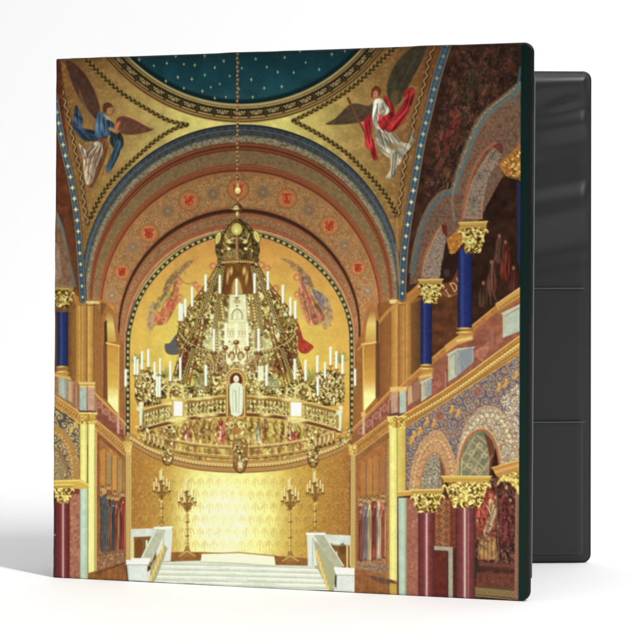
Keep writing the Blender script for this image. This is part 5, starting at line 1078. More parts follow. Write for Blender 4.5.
    for sx in (-1, 1):
        P.line(curve([(237.5 + sx * 2, 220), (237.5 + sx * 10, 228), (237.5 + sx * 15, 240), (237.5 + sx * 16, 256)], 4), 1.5, (60, 36, 20), .8)
        P.line(curve([(237.5 + sx * 3, 238), (237.5 + sx * 9, 240), (237.5 + sx * 12, 234)], 4), 1.2, (226, 202, 128), .8); P.line(curve([(237.5 + sx * 4, 246), (237.5 + sx * 9, 248), (237.5 + sx * 14, 243)], 4), 1., (214, 180, 104), .8)
        P.ell(237.5 + sx * 8, 242, 2.6, 1.5, (236, 224, 140), .9, sx * -.4); P.ell(237.5 + sx * 8.5, 249, 1.8, 1.4, (250, 236, 160), .9); P.ell(237.5 + sx * 15, 251, 1., 1.6, (232, 200, 130), .9)
        P.ell(237.5 + sx * 4.6, 246, 3.4, 2.4, (48, 26, 16), .75)
    P.line([(237, 236), (237.4, 262)], 1.8, (184, 130, 92), .9)
    P.ell(237, 229.3, 6.2, 6.8, (86, 58, 24)); P.ell(237, 229.3, 5.4, 6, (206, 196, 104)); P.ring(237, 229.3, 4, 4.5, .7, (160, 140, 60), .8); P.ell(236.6, 231, 1.8, 2.2, (232, 226, 140), .9)
    for x, y, a, b, q in ((218.3, 238, 2.4, 6.4, .25), (257, 236.5, 2.7, 6, -.35)): P.ell(x, y, a + .7, b + .7, (84, 56, 24), .9, q); P.ell(x, y, a, b, (214, 206, 112), 1., q); P.ell(x, y, a * .5, b * .6, (190, 176, 84), .8, q)
    P.line(curve([(221, 263), (228, 261), (238, 260.5), (248, 261), (256, 263)], 4), 1.8, (150, 106, 52), .95); 
    for i in range(15): P.ell(222 + i * 2.35, 261.6 + abs(i - 7) * .15, .8, .7, (238, 214, 140), .9)
    P.ell(237.8, 208.8, 5.2, 5.4, (78, 52, 30)); P.ell(236.4, 207.4, 2.6, 2.2, (206, 176, 110), .9); P.ell(236, 209, 4, .9, (236, 216, 150), .8); P.ell(237.8, 214.8, 2.2, 3.6, (150, 114, 60)); P.ell(237.4, 214, 1, 2, (236, 220, 150), .9); P.ell(238.2, 203, 1.6, 1.8, (120, 84, 44)); P.ell(238, 199, 1.2, 1.8, (176, 132, 76)); P.ell(238, 195, 1.4, 1.8, (110, 76, 42)); P.ell(238, 190.5, 3, 3.4, (214, 204, 120)); P.ell(237.6, 189.5, 1.5, 1.8, (246, 240, 170), .9); P.ell(237.9, 185, 1.4, 2.2, (190, 160, 96))
    # spreading chains and stays
    for pts, w in (([(220, 264), (208, 284), (196, 300), (184, 318), (178, 340)], 3.2), ([(222, 266), (214, 286), (208, 304), (198, 322), (188, 344)], 2.6), ([(256, 264), (268, 284), (281, 300), (292, 318), (298, 340)], 3.2), ([(253, 266), (262, 286), (270, 304), (280, 324), (290, 348)], 2.6), ([(180, 322), (184, 346), (178, 366), (172, 384)], 2.), ([(296, 322), (294, 346), (300, 366), (305, 382)], 2.), ([(203, 318), (200, 340), (192, 366), (186, 396)], 3.6), ([(270, 318), (274, 340), (282, 366), (290, 396)], 3.6), ([(199, 326), (188, 338), (180, 352)], 2.2), ([(278, 326), (288, 338), (297, 354)], 2.2)):
        c = curve(pts, 5); P.line(c, w + 1, (86, 54, 26), .85, .6); P.line(c, w - 1, (172, 128, 64), .85, .5)
        for x, y, tx, ty in along(c, 2.5): P.ell(x + r.uniform(-.5, .5), y, 1., .8, r.choice((HI, G, (120, 80, 40))), .85, r.uniform(0, 3))
    for x, y in ((206, 293), (220, 294.5), (255, 295), (268, 291.5), (192.5, 308), (186, 318), (181, 323), (283.5, 305), (291, 318), (295.5, 321)):
        dabs(P, [(x - 4, y), (x + 4, y), (x + 3, y + 9), (x - 3, y + 9)], 24, (.6, 1.4), (HI, G, M, D), (2, 3, 3, 3), .9, int(x * 3))
    for sg in (-1, 1):
        rim = curve([(238 + sg * 58, 334), (238 + sg * 50, 343), (238 + sg * 36, 350), (238 + sg * 18, 353.5)], 5)
        P.line(rim, 4.2, (74, 50, 24), .9, .6); P.line([(x, y - 1.2) for x, y in rim], 1., (226, 212, 140), .85); P.line([(x, y + 1.4) for x, y in rim], .9, (150, 124, 62), .8)
        for x, y, tx, ty in along(rim, 3.2): P.ell(x, y + .2, .9, 1.2, (196, 174, 96), .85)
        for x, y, tx, ty in along(rim, 6.5): P.line([(x, y + 2), (x - sg * 1, y + 10)], 1.2, (96, 70, 34), .85); P.ell(x - sg * 1, y + 11, 1.6, 2, (206, 186, 110), .85); P.ell(x - sg * .6, y + 11.4, .9, 1.1, (56, 34, 18), .8)
        for a, b in (((238 + sg * 15, 266), (238 + sg * 24, 334)), ((238 + sg * 19, 268), (238 + sg * 44, 332)), ((238 + sg * 24, 356), (238 + sg * 30, 392)), ((238 + sg * 44, 348), (238 + sg * 58, 392))):
            n = int(math.hypot(b[0] - a[0], b[1] - a[1]) / 3.6)
            P.line([a, b], 4.4, (58, 40, 20), .9, .5); P.line([(a[0] - 1.8, a[1]), (b[0] - 1.8, b[1])], .8, (186, 164, 92), .8, .35); P.line([(a[0] + 1.8, a[1]), (b[0] + 1.8, b[1])], .8, (150, 126, 66), .8, .35)
            for k in range(n): q = (k + .5) / n; P.ring(a[0] + (b[0] - a[0]) * q, a[1] + (b[1] - a[1]) * q, 1.2, 1.3, .7, (206, 186, 110), .9, .35)
    P.glow(237, 346, 24, 26, (250, 244, 180), .38); P.glow(237, 318, 16, 16, (248, 244, 190), .3)
    # palmettes with dark discs between tiers
    for x, y in ((225.5, 348), (236.5, 342.5), (247.5, 349), (259, 353), (214, 353)):
        P.ell(x, y, 3, 2.4, (104, 64, 34), .95); P.ell(x - .6, y - .8, 1.3, .9, (226, 186, 116), .9); P.line([(x, y + 2), (x, y + 12)], 1.2, (122, 84, 40), .9); P.line(curve([(x - 4, y + 10), (x - 2, y + 5), (x, y + 3)], 3), .9, (160, 116, 58), .8); P.line(curve([(x + 4, y + 10), (x + 2, y + 5), (x, y + 3)], 3), .9, (160, 116, 58), .8)
    for x in (232, 241): P.ell(x, 356, 3.4, 4.6, (116, 74, 40), .85, 0, .6); P.ell(x, 356.5, 2, 3, (222, 206, 140), .85)
    for x, y, s in ((230, 362, -1), (229, 361, 1), (243, 361, 1)): P.ell(x, y, 1.8, 3.4, (246, 238, 196), .85, s * .5)
    for x in (209, 221, 252, 264):
        P.line(curve([(x - 5, 372), (x - 4, 361), (x, 356), (x + 4, 361), (x + 5, 372)], 4), 1.8, (150, 112, 56), .9); P.line(curve([(x - 5, 372), (x - 4, 361), (x, 356), (x + 4, 361), (x + 5, 372)], 4), .7, HI, .7); dabs(P, [(x - 5, 360), (x + 5, 360), (x + 5, 384), (x - 5, 384)], 30, (.6, 1.5), (HI, G, M, D), (3, 3, 3, 2), .85, int(x))
    P.poly([(258, 366), (264, 366), (264, 381), (258, 381)], (240, 246, 206), .9, .7)
    # side clusters of the great ring
    for cx, sg in ((150, 1), (330, -1)):
        cl = [(cx - 12, 374), (cx + 14, 374), (cx + 14, 402), (cx - 14, 404)]
        P.poly(curve([(cx - 14, 378), (cx - 4, 370), (cx + 12, 376), (cx + 13, 402), (cx - 12, 404)], 3, True), (132, 96, 46), .85, 1.2); P.filigree(curve([(cx - 14, 378), (cx - 4, 370), (cx + 12, 376), (cx + 13, 402), (cx - 12, 404)], 3, True), cx, 1.8, .9, bias=-.04); dabs(P, cl, 90, (.6, 1.9), (HI, G, M, D, (110, 76, 36)), (3, 3, 3, 3, 2), .88, cx)
        for k in range(6):
            x = cx - 10 + k * 4.2; P.line(curve([(x, 376), (x + 2.2, 382), (x - 1, 388), (x + 1.5, 395)], 4), 1, (240, 222, 150), .8); P.ring(x, 386 + (k % 2) * 5, 2, 2.2, .8, (96, 62, 26), .8)
    for x, y in ((165, 388), (176, 386), (183, 390), (296, 388), (306, 386), (312, 392), (200, 392), (275, 392), (190, 394), (285, 394)):
        P.filigree(curve([(x - 7, y - 4), (x, y - 7), (x + 7, y - 4), (x + 7, y + 9), (x - 7, y + 9)], 3, True), int(x), 1.7, .85); dabs(P, [(x - 7, y - 6), (x + 7, y - 6), (x + 7, y + 9), (x - 7, y + 9)], 24, (.6, 1.7), (HI, G, M, D), (3, 3, 3, 2), .85, int(x) + 7)
    for x in (176, 303): P.line(curve([(x - 8, 398), (x - 6, 388), (x, 384), (x + 6, 388), (x + 8, 398)], 4), 2.6, (226, 212, 120), .85); P.ell(x, 393, 4, 3.6, (110, 76, 34), .85); P.ell(x + 1, 392.5, 1.6, 1.4, (236, 206, 110), .8)
    for x in (201, 272): P.ell(x, 383, 7, 7, (150, 150, 96), .7, 0, 1.4); dabs(P, [(x - 7, 376), (x + 7, 376), (x + 7, 390), (x - 7, 390)], 40, (.5, 1.2), ((210, 214, 160), (120, 124, 76), (150, 112, 60)), (3, 2, 2), .8, int(x))
    # the great ring: gallery with rails
    topy = lambda x: 397 + 15 * abs((x - 239) / 100) ** 2; lowy = lambda x: 414.5 + 17 * abs((x - 239) / 100) ** 2
    xs = [140 + i * 5 for i in range(41)]
    P.poly([(x, topy(x)) for x in xs] + [(x, lowy(x) + 3) for x in reversed(xs)], (172, 140, 66), .97, tex=(4, .15, 270))
    i = 0
    x = 144.
    while x < 336:
        w = 4.4 - 1.6 * abs((x - 239) / 100)
        y0, y1 = topy(x) + 3, lowy(x) - 2; q = random.Random(int(x * 9))
        P.line([(x, y0), (x, y1)], w * .62, q.choice(((112, 78, 34), (92, 60, 26), (150, 120, 56))), .85, .5); P.line([(x + w * .45, y0), (x + w * .45, y1)], w * .36, (226, 206, 118), .9, .4)
        for k in range(5): P.ell(x + w * .45, y0 + 1.5 + k * (y1 - y0 - 2) / 4.2, w * .34, .9, (HI, (150, 112, 50))[k % 2], .85)
        P.filigree([(x - w * .4, y0), (x + w * .4, y0), (x + w * .4, y1), (x - w * .4, y1)], int(x * 3), 1.3, .6)
        if q.random() < .3: P.ell(x, (y0 + y1) / 2 + 2, w * .3, 3.4, (206, 214, 110), .8)
        x += w
    for fy, w, c, o in ((0, 4.6, (166, 128, 58), .95), (-1.3, 1., (240, 228, 150), .8), (1.4, 1., (104, 68, 36), .8)): P.line([(x, topy(x) + fy) for x in xs], w, c, o, .5)
    for fy, w, c, o in ((0, 5, (124, 80, 48), .97), (-2.2, 1.2, (232, 208, 120), .9), (2.4, 1.1, (214, 190, 104), .85), (.3, 1.6, (92, 52, 34), .8)): P.line([(x, lowy(x) + fy) for x in xs], w, c, o, .5)
    for x in (202, 184, 266, 292, 174, 302, 212): P.ell(x, lowy(x) - .6, 5, 1.5, (246, 240, 156), .85, 0, 1.); P.ell(x - 4, topy(x - 4) - .3, 5, 1.4, (244, 236, 150), .8, 0, 1.)
    # lower tier: hanging figures seen between gilt tracery
    boty = lambda x: 460 - 16 * abs((x - 239) / 100) ** 2
    x = 150.; k = 0
    cl = ((210, 190, 84), (176, 140, 66), (224, 204, 96), (140, 96, 50), (196, 170, 80), (152, 84, 54), (222, 206, 104), (120, 82, 44), (206, 176, 84))
    P.poly([(x_, lowy(x_) + 3) for x_ in xs[2:-2]] + [(x_, boty(x_)) for x_ in reversed(xs[2:-2])], (186, 154, 72), .95, .8, tex=(4, .2, 271))
    while x < 331:
        q = random.Random(int(x * 5)); P.line([(x, lowy(x) + 4), (x, boty(x) - 12)], 2.7, cl[k % 9], .8, .7); x += 3.4; k += 1
    for x0, x1, y0, y1, c in ((215, 219, 423, 443, (190, 96, 58)), (219.5, 226, 421, 444, (186, 52, 52)), (287, 300, 432, 442, (172, 56, 48)), (183, 191, 428, 440, (176, 84, 70)), (208, 211, 426, 440, (128, 64, 40)), (262, 265, 424, 443, (156, 70, 50)), (256.5, 260.5, 425, 443, (122, 126, 116)), (189, 191, 428, 442, (172, 92, 60)), (168, 173, 432, 444, (150, 96, 52))):
        P.poly([(x0, y0), (x1, y0), (x1 - .4, y1), (x0 + .4, y1)], c, .9, .6, tex=(2.5, .25, int(x0)))
    for x in (220.4, 258.8, 186, 290.5): P.line([(x, 426), (x, 439)], 1.6, (240, 250, 230), .9)
    P.filigree([(150, 430), (200, 421), (280, 421), (332, 432), (328, 446), (282, 460), (200, 460), (150, 446)], 275, 1.8, .34, stretch=1.8)
    dabs(P, [(150, 428), (200, 419), (280, 419), (332, 430), (328, 446), (282, 460), (200, 460), (150, 446)], 300, (.5, 1.7), (HI, G, M, D, (150, 70, 40)), (3, 3, 3, 2.4, .8), .78, 272)
    for a in range(11):
        x = 158 + a * 16.2; y = lowy(x) + 5
        P.line(curve([(x - 5, y), (x - 3, y + 5), (x - 5, y + 11)], 3), 1.1, (112, 74, 36), .85); P.line(curve([(x + 5, y), (x + 3, y + 5), (x + 5, y + 11)], 3), 1.1, (112, 74, 36), .85); P.ell(x - 5, y + 9, 1.6, 3, (104, 66, 32), .8, .5)
    for fy, w, c in ((-13, 2, (196, 160, 84)), (-14, .8, (240, 222, 150)), (-11.4, .9, (110, 66, 40)), (-3, 1.8, (176, 134, 66)), (-1.2, 1, (100, 62, 34)), (-4.4, .8, (244, 230, 150))): P.line([(x, boty(x) + fy) for x in xs[1:-1]], w, c, .85, .5)
    for a in range(26):
        x = 152 + a * 7; P.poly([(x, boty(x) - 10.5), (x + 3, boty(x) - 10.5), (x + 3, boty(x) - 4), (x, boty(x) - 4)], ((150, 84, 52), (214, 190, 92), (140, 102, 56))[a % 3], .75)
    # white plates
    for x0, x1, y0, y1 in ((174, 183, 401, 416), (291, 302, 402, 416.5)):
        P.glow((x0 + x1) / 2, (y0 + y1) / 2, 8, 10, (244, 236, 150), .6); P.poly([(x0 - 1.6, y0 - 1), (x1 + 1.6, y0 - 1), (x1 + 1.6, y1 + 1), (x0 - 1.6, y1 + 1)], (196, 160, 70)); P.poly([(x0, y0), (x1, y0 + .6), (x1 - .3, y1), (x0, y1)], (240, 246, 236), 1., .8); P.glow((x0 + x1) / 2, y1 + 4, 6, 4, (252, 246, 170), .5); P.ell((x0 + x1) / 2, y0 - 2, 4, 2, (226, 204, 110), .8); P.line(curve([(x0 - 2, y1 + 2), ((x0 + x1) / 2, y1 + 6), (x1 + 2, y1 + 2)], 4), 2.2, (226, 214, 120), .85)
    # white statuettes at the sides of the ring
    for x, y in ((141.5, 404), (341, 408)):
        P.line([(x, y + 4), (x - .5, y + 22)], 4.2, (220, 232, 200), .97, .6, w2=2.4); P.ell(x, y, 2.2, 2.8, (230, 224, 180)); P.ell(x - 3, y + 5, 1.8, 2.4, (222, 226, 186), .9); P.line([(x + 1.5, y + 5), (x + 1, y + 22)], 1., (140, 128, 84), .6); dabs(P, [(x - 5, y + 22), (x + 9, y + 20), (x + 12, y + 36), (x - 3, y + 38)], 60, (.6, 1.6), (HI, G, M, D, (226, 230, 190)), (3, 3, 3, 3, 2), .88, int(x)); dabs(P, [(x - 6, y - 8), (x + 6, y - 8), (x + 4, y - 2), (x - 4, y - 2)], 16, (.5, 1.3), seed=int(x) + 2)
    # central statuette in its arched niche
    P.poly([(226, 384), (247, 384), (247, 416), (226, 416)], (150, 110, 56), .95); P.ell(236.4, 380, 11.5, 12, (176, 142, 74)); P.ring(236.4, 380, 10.4, 11, 1.4, (232, 214, 138), .9); P.ring(236.4, 380, 8, 8.6, 1.2, (206, 176, 100), .9)
    for a in range(13): q = math.pi + a * math.pi / 12; P.ell(236.4 + 9.6 * math.cos(q), 380 + 10.2 * math.sin(q), .8, .8, (110, 74, 36), .7)
    P.ell(236.4, 380.5, 6, 7.4, (92, 42, 26)); P.poly([(230, 386), (243, 386), (244, 413), (229, 413)], (132, 92, 46))
    P.poly(curve([(233.5, 383), (239.5, 383), (243, 387), (243.5, 400), (242.6, 412), (240, 415.5), (236, 416.5), (232, 415.5), (231, 411), (229.8, 400), (230.2, 387)], 3, True), (222, 232, 200)); P.ell(236.5, 379, 2.8, 3.6, (232, 232, 196)); P.line([(236, 391), (236.4, 412)], .9, (150, 150, 104), .8); P.line([(239.5, 387), (239, 413)], .8, (160, 164, 124), .7); P.line([(233, 389), (233.4, 412)], .7, (176, 180, 136), .7); P.ell(235, 391, 1.6, 1, (206, 196, 146), .9); P.line([(236, 378), (236.6, 381)], .6, (150, 130, 90), .7)
    for x in (227.6, 245): P.line([(x, 386), (x, 416)], 1.6, (214, 184, 100), .9); P.line([(x + 1.3, 386), (x + 1.3, 416)], .8, (96, 60, 30), .8)
    dabs(P, [(226, 416), (248, 416), (246, 436), (228, 436)], 80, (.6, 1.8), (HI, G, M, D, (180, 120, 66)), (3, 3, 3, 3, 2), .9, 273); P.ell(237, 431, 5, 3.4, (170, 112, 58), .8); P.line(curve([(228, 438), (232, 441), (240, 440)], 4), 1.2, D, .7); P.ring(231.5, 425, 2.4, 3, .9, (240, 222, 150), .85); P.ring(241.5, 425, 2.4, 3, .9, (240, 222, 150), .85)
    P.poly(curve([(234, 440), (247, 440), (248, 455), (247, 466), (243, 472), (240.5, 473), (237, 471.5), (233.6, 466), (233, 455)], 3, True), (136, 98, 46)); dabs(P, [(234, 440), (246, 440), (247, 464), (240, 471), (234, 464)], 70, (.6, 1.5), (HI, G, M, D, (226, 228, 180)), (3, 3, 2, 3, 2), .9, 274); P.line(curve([(234, 463), (236, 470), (240.5, 473), (245, 470), (247.4, 461)], 4), 1.4, (104, 54, 34), .95); P.poly([(238, 462), (243, 462), (243, 468), (238.6, 468)], (232, 232, 190), .8)
    for x, y in ((168, 459), (313.5, 461)):
        P.poly(curve([(x - 5.6, y - 6), (x + 5.6, y - 6), (x + 5, y + 2), (x, y + 6.5), (x - 5, y + 2)], 3, True), (150, 112, 54)); dabs(P, [(x - 5, y - 6), (x + 5, y - 6), (x + 4, y + 3), (x - 4, y + 3)], 30, (.6, 1.5), (HI, (226, 230, 180), M, D), (3, 2, 2, 3), .9, int(x)); P.line(curve([(x - 5.4, y - 1), (x - 3.4, y + 4.4), (x, y + 6.6), (x + 3.4, y + 4.4), (x + 5.4, y - 1)], 4), 1.3, (92, 56, 32), .95); P.line([(x, y + 7), (x, y + 10)], .8, (226, 206, 130), .8)
        dabs(P, [(x - 8, y - 32), (x + 8, y - 32), (x + 7, y - 6), (x - 7, y - 6)], 110, (.6, 1.7), (HI, G, M, D), (3, 3, 3, 3), .85, int(x) + 3)
    for sx, x0 in ((1, 146), (-1, 334)):
        for k in range(5):
            x = x0 + sx * k * 4.4; y = 436 + k * 1.6; P.ell(x, y, 1.9, 5.2, (150, 108, 52), .85); P.ell(x - .5, y, .8, 4, HI, .8); P.ell(x, y + 6, 1.6, 1.6, D, .7)
    for a, b in (((206, 296), (222, 300)), ((268, 294), (252, 300)), ((192, 310), (206, 316)), ((284, 308), (270, 316)), ((185, 321), (200, 330)), ((292, 320), (276, 330)), ((214, 355), (226, 362)), ((259, 355), (248, 362))):
        P.line(curve([a, ((a[0] + b[0]) / 2, max(a[1], b[1]) + 3), b], 4), 1.4, (92, 66, 30), .85); P.line(curve([a, ((a[0] + b[0]) / 2, max(a[1], b[1]) + 2.4), b], 4), .6, (226, 210, 130), .85)
    # candles
    for x, a, b in ((206, 275.5, 291.7), (220.2, 276, 293.5), (237, 280, 297), (255, 274.3, 293.5), (268.3, 272.4, 290), (192.5, 288, 306.5), (185.7, 299.7, 317), (180.2, 304, 321), (182.4, 305, 321), (283.4, 286, 303.4), (290.9, 298.4, 316), (295.8, 302, 319), (214.3, 330, 351.5), (259, 329.5, 351.5), (126, 370, 386.5), (135.2, 357.3, 374.7), (137.9, 360, 375), (142.4, 352.3, 369.7), (148.7, 350, 367), (155, 363, 379.7), (160.5, 359, 374.7), (170.7, 362.3, 381), (180.6, 358.5, 380.3), (157.4, 377.5, 397), (160, 377, 397), (206.2, 366, 386), (267, 366, 386), (295.2, 359.8, 379.7), (306, 361, 381), (317.8, 356.7, 372.8), (325.5, 363, 378.4), (331, 348, 365.4), (336.8, 352.3, 369), (343, 356, 374), (318.2, 378.4, 395.8), (355.5, 370, 386)):
        candle(P, x, a, b, 2.6 if b - a > 16 else 2.2)

# ---------------------------------------------------------------- the binder
H = .292                                      # height of the covers
BL, BR = Vector((-.15167, 1.013, 0)), Vector((.10846, .9386, 0))
LEAN = .0019                                  # the soft covers stand a hair out of square
U = (BR - BL); W = U.length; U.normalize()
NRM = Vector((U.y, -U.x, 0))                  # out of the front cover, towards the viewer
root = bpy.data.objects.new("ring_binder", None)
scene.collection.objects.link(root)
root.location = BL
root["label"] = "ring binder standing half open, gilded domed hall printed on its cover, black vinyl inside"
root["category"] = "binder"

def front(u, v, d):
    """point on the front cover: u along it from the spine, v up, d out of it; relative to the binder's base"""
    return U * u + Vector((LEAN * v / H, 0, v)) + NRM * d

def sd_round(u, v, w, h, rl, rr):
    """distance to the outline of a cover with corner radius rl at the hinge and rr at the fore edge"""
    r = np.where(u < w / 2, rl, rr)
    qx = abs(u - w / 2) - w / 2 + r; qy = abs(v - h / 2) - h / 2 + r
    return np.hypot(np.maximum(qx, 0), np.maximum(qy, 0)) + np.minimum(np.maximum(qx, qy), 0) - r

def rounded_outline(w, h, rl, rr, n=8):
    out = []
    for cx, cy, r, a0 in ((w - rr, rr, rr, -90), (w - rr, h - rr, rr, 0), (rl, h - rl, rl, 90), (rl, rl, rl, 180)):
        for k in range(n + 1):
            a = math.radians(a0 + 90 * k / n); out.append((cx + r * math.cos(a), cy + r * math.sin(a)))
    return out

def board(place, w, h, rl, rr, d0, d1, bev=.0006):
    """a stiff board with rounded corners and softened edges between depths d0 and d1"""
    o = rounded_outline(w, h, rl, rr); n = len(o); verts, faces = [], []
    def ringv(ins, d):
        for (x, y) in o:
            k = (w - 2 * ins) / w, (h - 2 * ins) / h
            verts.append(place(ins + x * k[0], ins + y * k[1], d))
    rings = [(bev * 1.6, d0), (bev * .5, d0 + (d1 - d0) * .08), (0, d0 + (d1 - d0) * .25), (0, d0 + (d1 - d0) * .75), (bev * .5, d0 + (d1 - d0) * .92), (bev * 1.6, d1)]
    for ins, d in rings: ringv(ins, d)
    for r in range(len(rings) - 1):
        for i in range(n):
            j = (i + 1) % n; faces.append((r * n + i, r * n + j, (r + 1) * n + j, (r + 1) * n + i))
    faces.append(tuple(range(n - 1, -1, -1))); k = (len(rings) - 1) * n; faces.append(tuple(range(k, k + n)))
    return mesh_from(verts, faces)

vinyl = principled("black_vinyl", (.0075, .0079, .0077), .40, .5, bump=(420, .03, .0003), var=(9, .12))
vinyl_dark = principled("black_vinyl_edge", (.012, .013, .013), .45, .25)
clear = principled("clear_sleeve_edge", (.05, .055, .055), .3, .5)

front_cover = link("front_cover", board(front, W, H, .0012, .0052, -.0034, -.0004), vinyl_dark, root)

# picture field on the cover: the four corners of the cover in the picture's own units
def homography(src, dst):
    A = []
    for (x, y), (u, v) in zip(src, dst):
        A.append([x, y, 1, 0, 0, 0, -u * x, -u * y, -u]); A.append([0, 0, 0, x, y, 1, -v * x, -v * y, -v])
    return np.linalg.svd(np.array(A))[2][-1].reshape(3, 3)
def build_print():
    NU, NV = 860, 980
    Hm = homography([(0, 0), (W, 0), (W, H), (0, H)], [(52.5, 577.5), (530, 602), (534, 42), (55.5, 58.2)])
    Hi = np.linalg.inv(Hm)
    u, v = np.meshgrid(np.linspace(0, W, NU), np.linspace(H, 0, NV))
    q = Hm[2, 0] * u + Hm[2, 1] * v + Hm[2, 2]
    X = ((Hm[0, 0] * u + Hm[0, 1] * v + Hm[0, 2]) / q).astype(np.float32); Y = ((Hm[1, 0] * u + Hm[1, 1] * v + Hm[1, 2]) / q).astype(np.float32)
    def locate(x, y):
        a = Hi @ (x, y, 1.); return a[0] / a[2] / W * (NU - 1), (H - a[1] / a[2]) / H * (NV - 1)
    P = Painter(X, Y, locate)
    paint_picture(P)
    s = P.C / 255.
    lin = np.where(s <= .04045, s / 12.92, ((s + .055) / 1.055) ** 2.4)
    lin = np.clip(lin * PRINT_GAIN - PRINT_LIFT, .0005, .97)
    # sheet: rolled over at its edges, corners rounded, edge a little uneven
    sd = sd_round(u, v, W, H, .0012, .0052)
    e = 1e-5
    gx = (sd_round(u + e, v, W, H, .0012, .0052) - sd) / e; gy = (sd_round(u, v + e, W, H, .0012, .0052) - sd) / e
    out = np.maximum(sd, 0)
    uu, vv = u - gx * out, v - gy * out
    R = .0016
    d = np.clip(-sd, 0, R)
    drop = R - np.sqrt(np.maximum(R * R - (R - d) ** 2, 0))
    wob = lambda t, k: np.sin(t * 61 + k) * .00016 + np.sin(t * 173 + k * 2) * .00009 + np.sin(t * 410 + k * 3) * .00004
    near = np.clip(1 + sd / .006, 0, 1)
    vv = vv + near * wob(uu, 1) * np.sign(v - H / 2); uu = uu + near * wob(vv, 3) * np.sign(u - W / 2)
    # the film tucks in at the head of the spine
    tuck = np.exp(-((u - .0045) / .0028) ** 2) * np.clip((v - H + .005) / .005, 0, 1); vv = vv - tuck * .0006
    nick = np.exp(-((v - .009) / .003) ** 2) * np.clip(1 - u / .004, 0, 1); uu = uu + nick * .0005
    relief = .00022 * (P.fbm(u * 1000, v * 1000, 55., 300) - .5) + np.exp(-((u - (W - .0062)) / .0006) ** 2) * -.00022
    dd = .0004 + relief - drop
    U3 = np.array(U[:]); N3 = np.array(NRM[:])
    P3 = uu[..., None] * U3 + vv[..., None] * np.array((LEAN / H, 0, 1)) + dd[..., None] * N3
    inside = sd <= 0
    keep = inside[:-1, :-1] | inside[1:, :-1] | inside[:-1, 1:] | inside[1:, 1:]
    me = grid_mesh(P3, keep)
    at = me.color_attributes.new("picture", 'FLOAT_COLOR', 'POINT')
    rgba = np.ones((NV * NU, 4), np.float32); rgba[:, :3] = lin.reshape(-1, 3)
    at.data.foreach_set("color", rgba.reshape(-1))
    m = principled("printed_film", (.5, .5, .5), .38, PRINT_SPEC, bump=(500, .05, .0003))
    a = m.node_tree.nodes.new("ShaderNodeAttribute"); a.attribute_name = "picture"
    m.node_tree.links.new(a.outputs["Color"], m.node_tree.nodes["Principled BSDF"].inputs["Base Color"])
    o = link("printed_sheet", me, m, front_cover)
    o["label"] = "printed picture of a gilded domed hall with chandelier, dark green margin at the fore edge"
PRINT_GAIN, PRINT_LIFT, PRINT_SPEC = 1.035, .0035, .12
build_print()

# clear sleeve's welded lip along the fore edge
def strip(place, pts, w, d):
    """thin raised bead following pts (u, v) on a cover"""
    verts, faces = [], []
    for i, (u, v) in enumerate(pts):
        a = pts[max(0, i - 1)]; b = pts[min(len(pts) - 1, i + 1)]
        tx, ty = b[0] - a[0], b[1] - a[1]; L = math.hypot(tx, ty); nx, ny = -ty / L * w / 2, tx / L * w / 2
        verts += [place(u - nx, v - ny, 0), place(u - nx * .6, v - ny * .6, d), place(u + nx * .6, v + ny * .6, d), place(u + nx, v + ny, 0)]
    for i in range(len(pts) - 1):
        for k in range(4): faces.append((4 * i + k, 4 * i + (k + 1) % 4, 4 * i + 4 + (k + 1) % 4, 4 * i + 4 + k))
    faces += [(3, 2, 1, 0), tuple(len(verts) - 4 + k for k in range(4))]
    return mesh_from(verts, faces, False)
lip = lambda u, v, d: front(u, v, d - .0030)
link("clear_sleeve_lip", strip(lip, [(W + .0001, .012 + i * (H - .030) / 30) for i in range(31)], .0009, .0010), clear, front_cover)

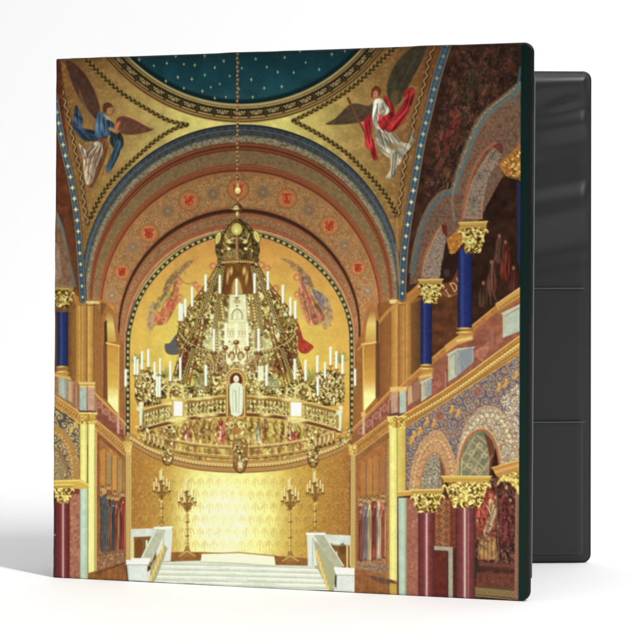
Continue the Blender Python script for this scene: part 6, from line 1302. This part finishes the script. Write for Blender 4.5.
# spine and back cover
B0, B1 = Vector((-.128, 1.052, 0)), Vector((.1590, 1.064, 0))
UB = (B1 - B0); WB = UB.length; UB.normalize(); NB = Vector((UB.y, -UB.x, 0))
def back(u, v, d): return (B0 - BL) + UB * u + Vector((LEAN * .2 * v / H, 0, v)) + NB * d
S0 = front(.0006, 0, -.0026); S1 = (B0 - BL) + NB * -.002
US = (S1 - S0); WS = US.length; US.normalize(); NS = Vector((-US.y, US.x, 0)).normalized()
def spine_at(u, v, d): return S0 + US * u + Vector((LEAN * v / H, 0, v)) + NS * d
link("spine", board(spine_at, WS, H - .0006, .001, .001, -.0022, 0), vinyl_dark, root)
HB = .2906
back_cover = link("back_cover", board(back, WB, HB, .0012, .0050, -.0030, 0), vinyl_dark, root)
def lining():
    """soft vinyl lining of the back cover, slack and rippled near its head"""
    NU, NV = 220, 300
    m_ = .0012
    u, v = np.meshgrid(np.linspace(m_, WB - m_, NU), np.linspace(m_, HB - m_, NV))
    sd = sd_round(u - m_, v - m_, WB - 2 * m_, HB - 2 * m_, .001, .004)
    out = np.maximum(sd, 0); e = 1e-5
    gx = (sd_round(u - m_ + e, v - m_, WB - 2 * m_, HB - 2 * m_, .001, .004) - sd) / e; gy = (sd_round(u - m_, v - m_ + e, WB - 2 * m_, HB - 2 * m_, .001, .004) - sd) / e
    u, v = u - gx * out, v - gy * out
    t = np.clip((v - .165) / .10, 0, 1)
    s = WB - u
    N = Painter(np.zeros((2, 2)) + np.arange(2), np.zeros((2, 2)), None).noise
    q = v + .18 * (s - .03)
    fold = N(s * 9, q * 52, 1., 3) * .7 + N(s * 16 + 5 * v, q * 95, 1., 5) * .3        # mostly level, wandering folds
    h = .0115 * (fold - .5) * t ** .6 + .0007 * np.exp(-((v - .281) / .006) ** 2) + .0010 * np.exp(-((v - .272 + .25 * (s - .012)) / .0035) ** 2 - ((s - .016) / .010) ** 2)
    h = h + .0006 + .0004 * (N(s * 30, v * 30, 1., 8) - .5) * (v > .02)
    edge = np.clip(-sd / .006, 0, 1)
    d = .0003 + (.0007 + h) * edge * (2 - edge)
    P3 = np.array((B0 - BL)[:]) + u[..., None] * np.array(UB[:]) + v[..., None] * np.array((LEAN * .2 / H, 0, 1)) + d[..., None] * np.array(NB[:])
    return grid_mesh(P3)
link("lining", lining(), vinyl, back_cover)
def pocket(v1, d, sag, name):
    """vinyl pocket sheet from the foot of the cover up to height v1"""
    NU, NV = 120, 80
    m_ = .0046
    s_, t_ = np.meshgrid(np.linspace(0, 1, NU), np.linspace(0, 1, NV))
    u = m_ + s_ * (WB - 2 * m_); top = v1 + sag * np.sin(s_ * 5.5); v = m_ + t_ * (top - m_)
    dd = d + .0006 * np.sin(math.pi * s_) * t_ + .0003 * np.sin(u * 40 + v * 25)
    ed = np.minimum(np.minimum(s_, 1 - s_) * WB, v - m_); dd = dd * np.clip(ed / .002, 0, 1) ** .5 + .0010
    P3 = np.array((B0 - BL)[:]) + u[..., None] * np.array(UB[:]) + v[..., None] * np.array((LEAN * .2 / H, 0, 1)) + dd[..., None] * np.array(NB[:])
    o = link("pocket", grid_mesh(P3), vinyl, back_cover)
    bead = [(float(a), float(b)) for a, b in zip(u[-1], v[-1])]
    lo = link("pocket_hem", strip(lambda p, q, r: back(p, q, r + d + .0012), bead[:], .0007, .0010), hem, o)
hem = principled("grey_pocket_hem", (.075, .08, .078), .4, .4)
pocket(.1625, .0016, .0003, "upper"); pocket(.0838, .0034, .0002, "lower")
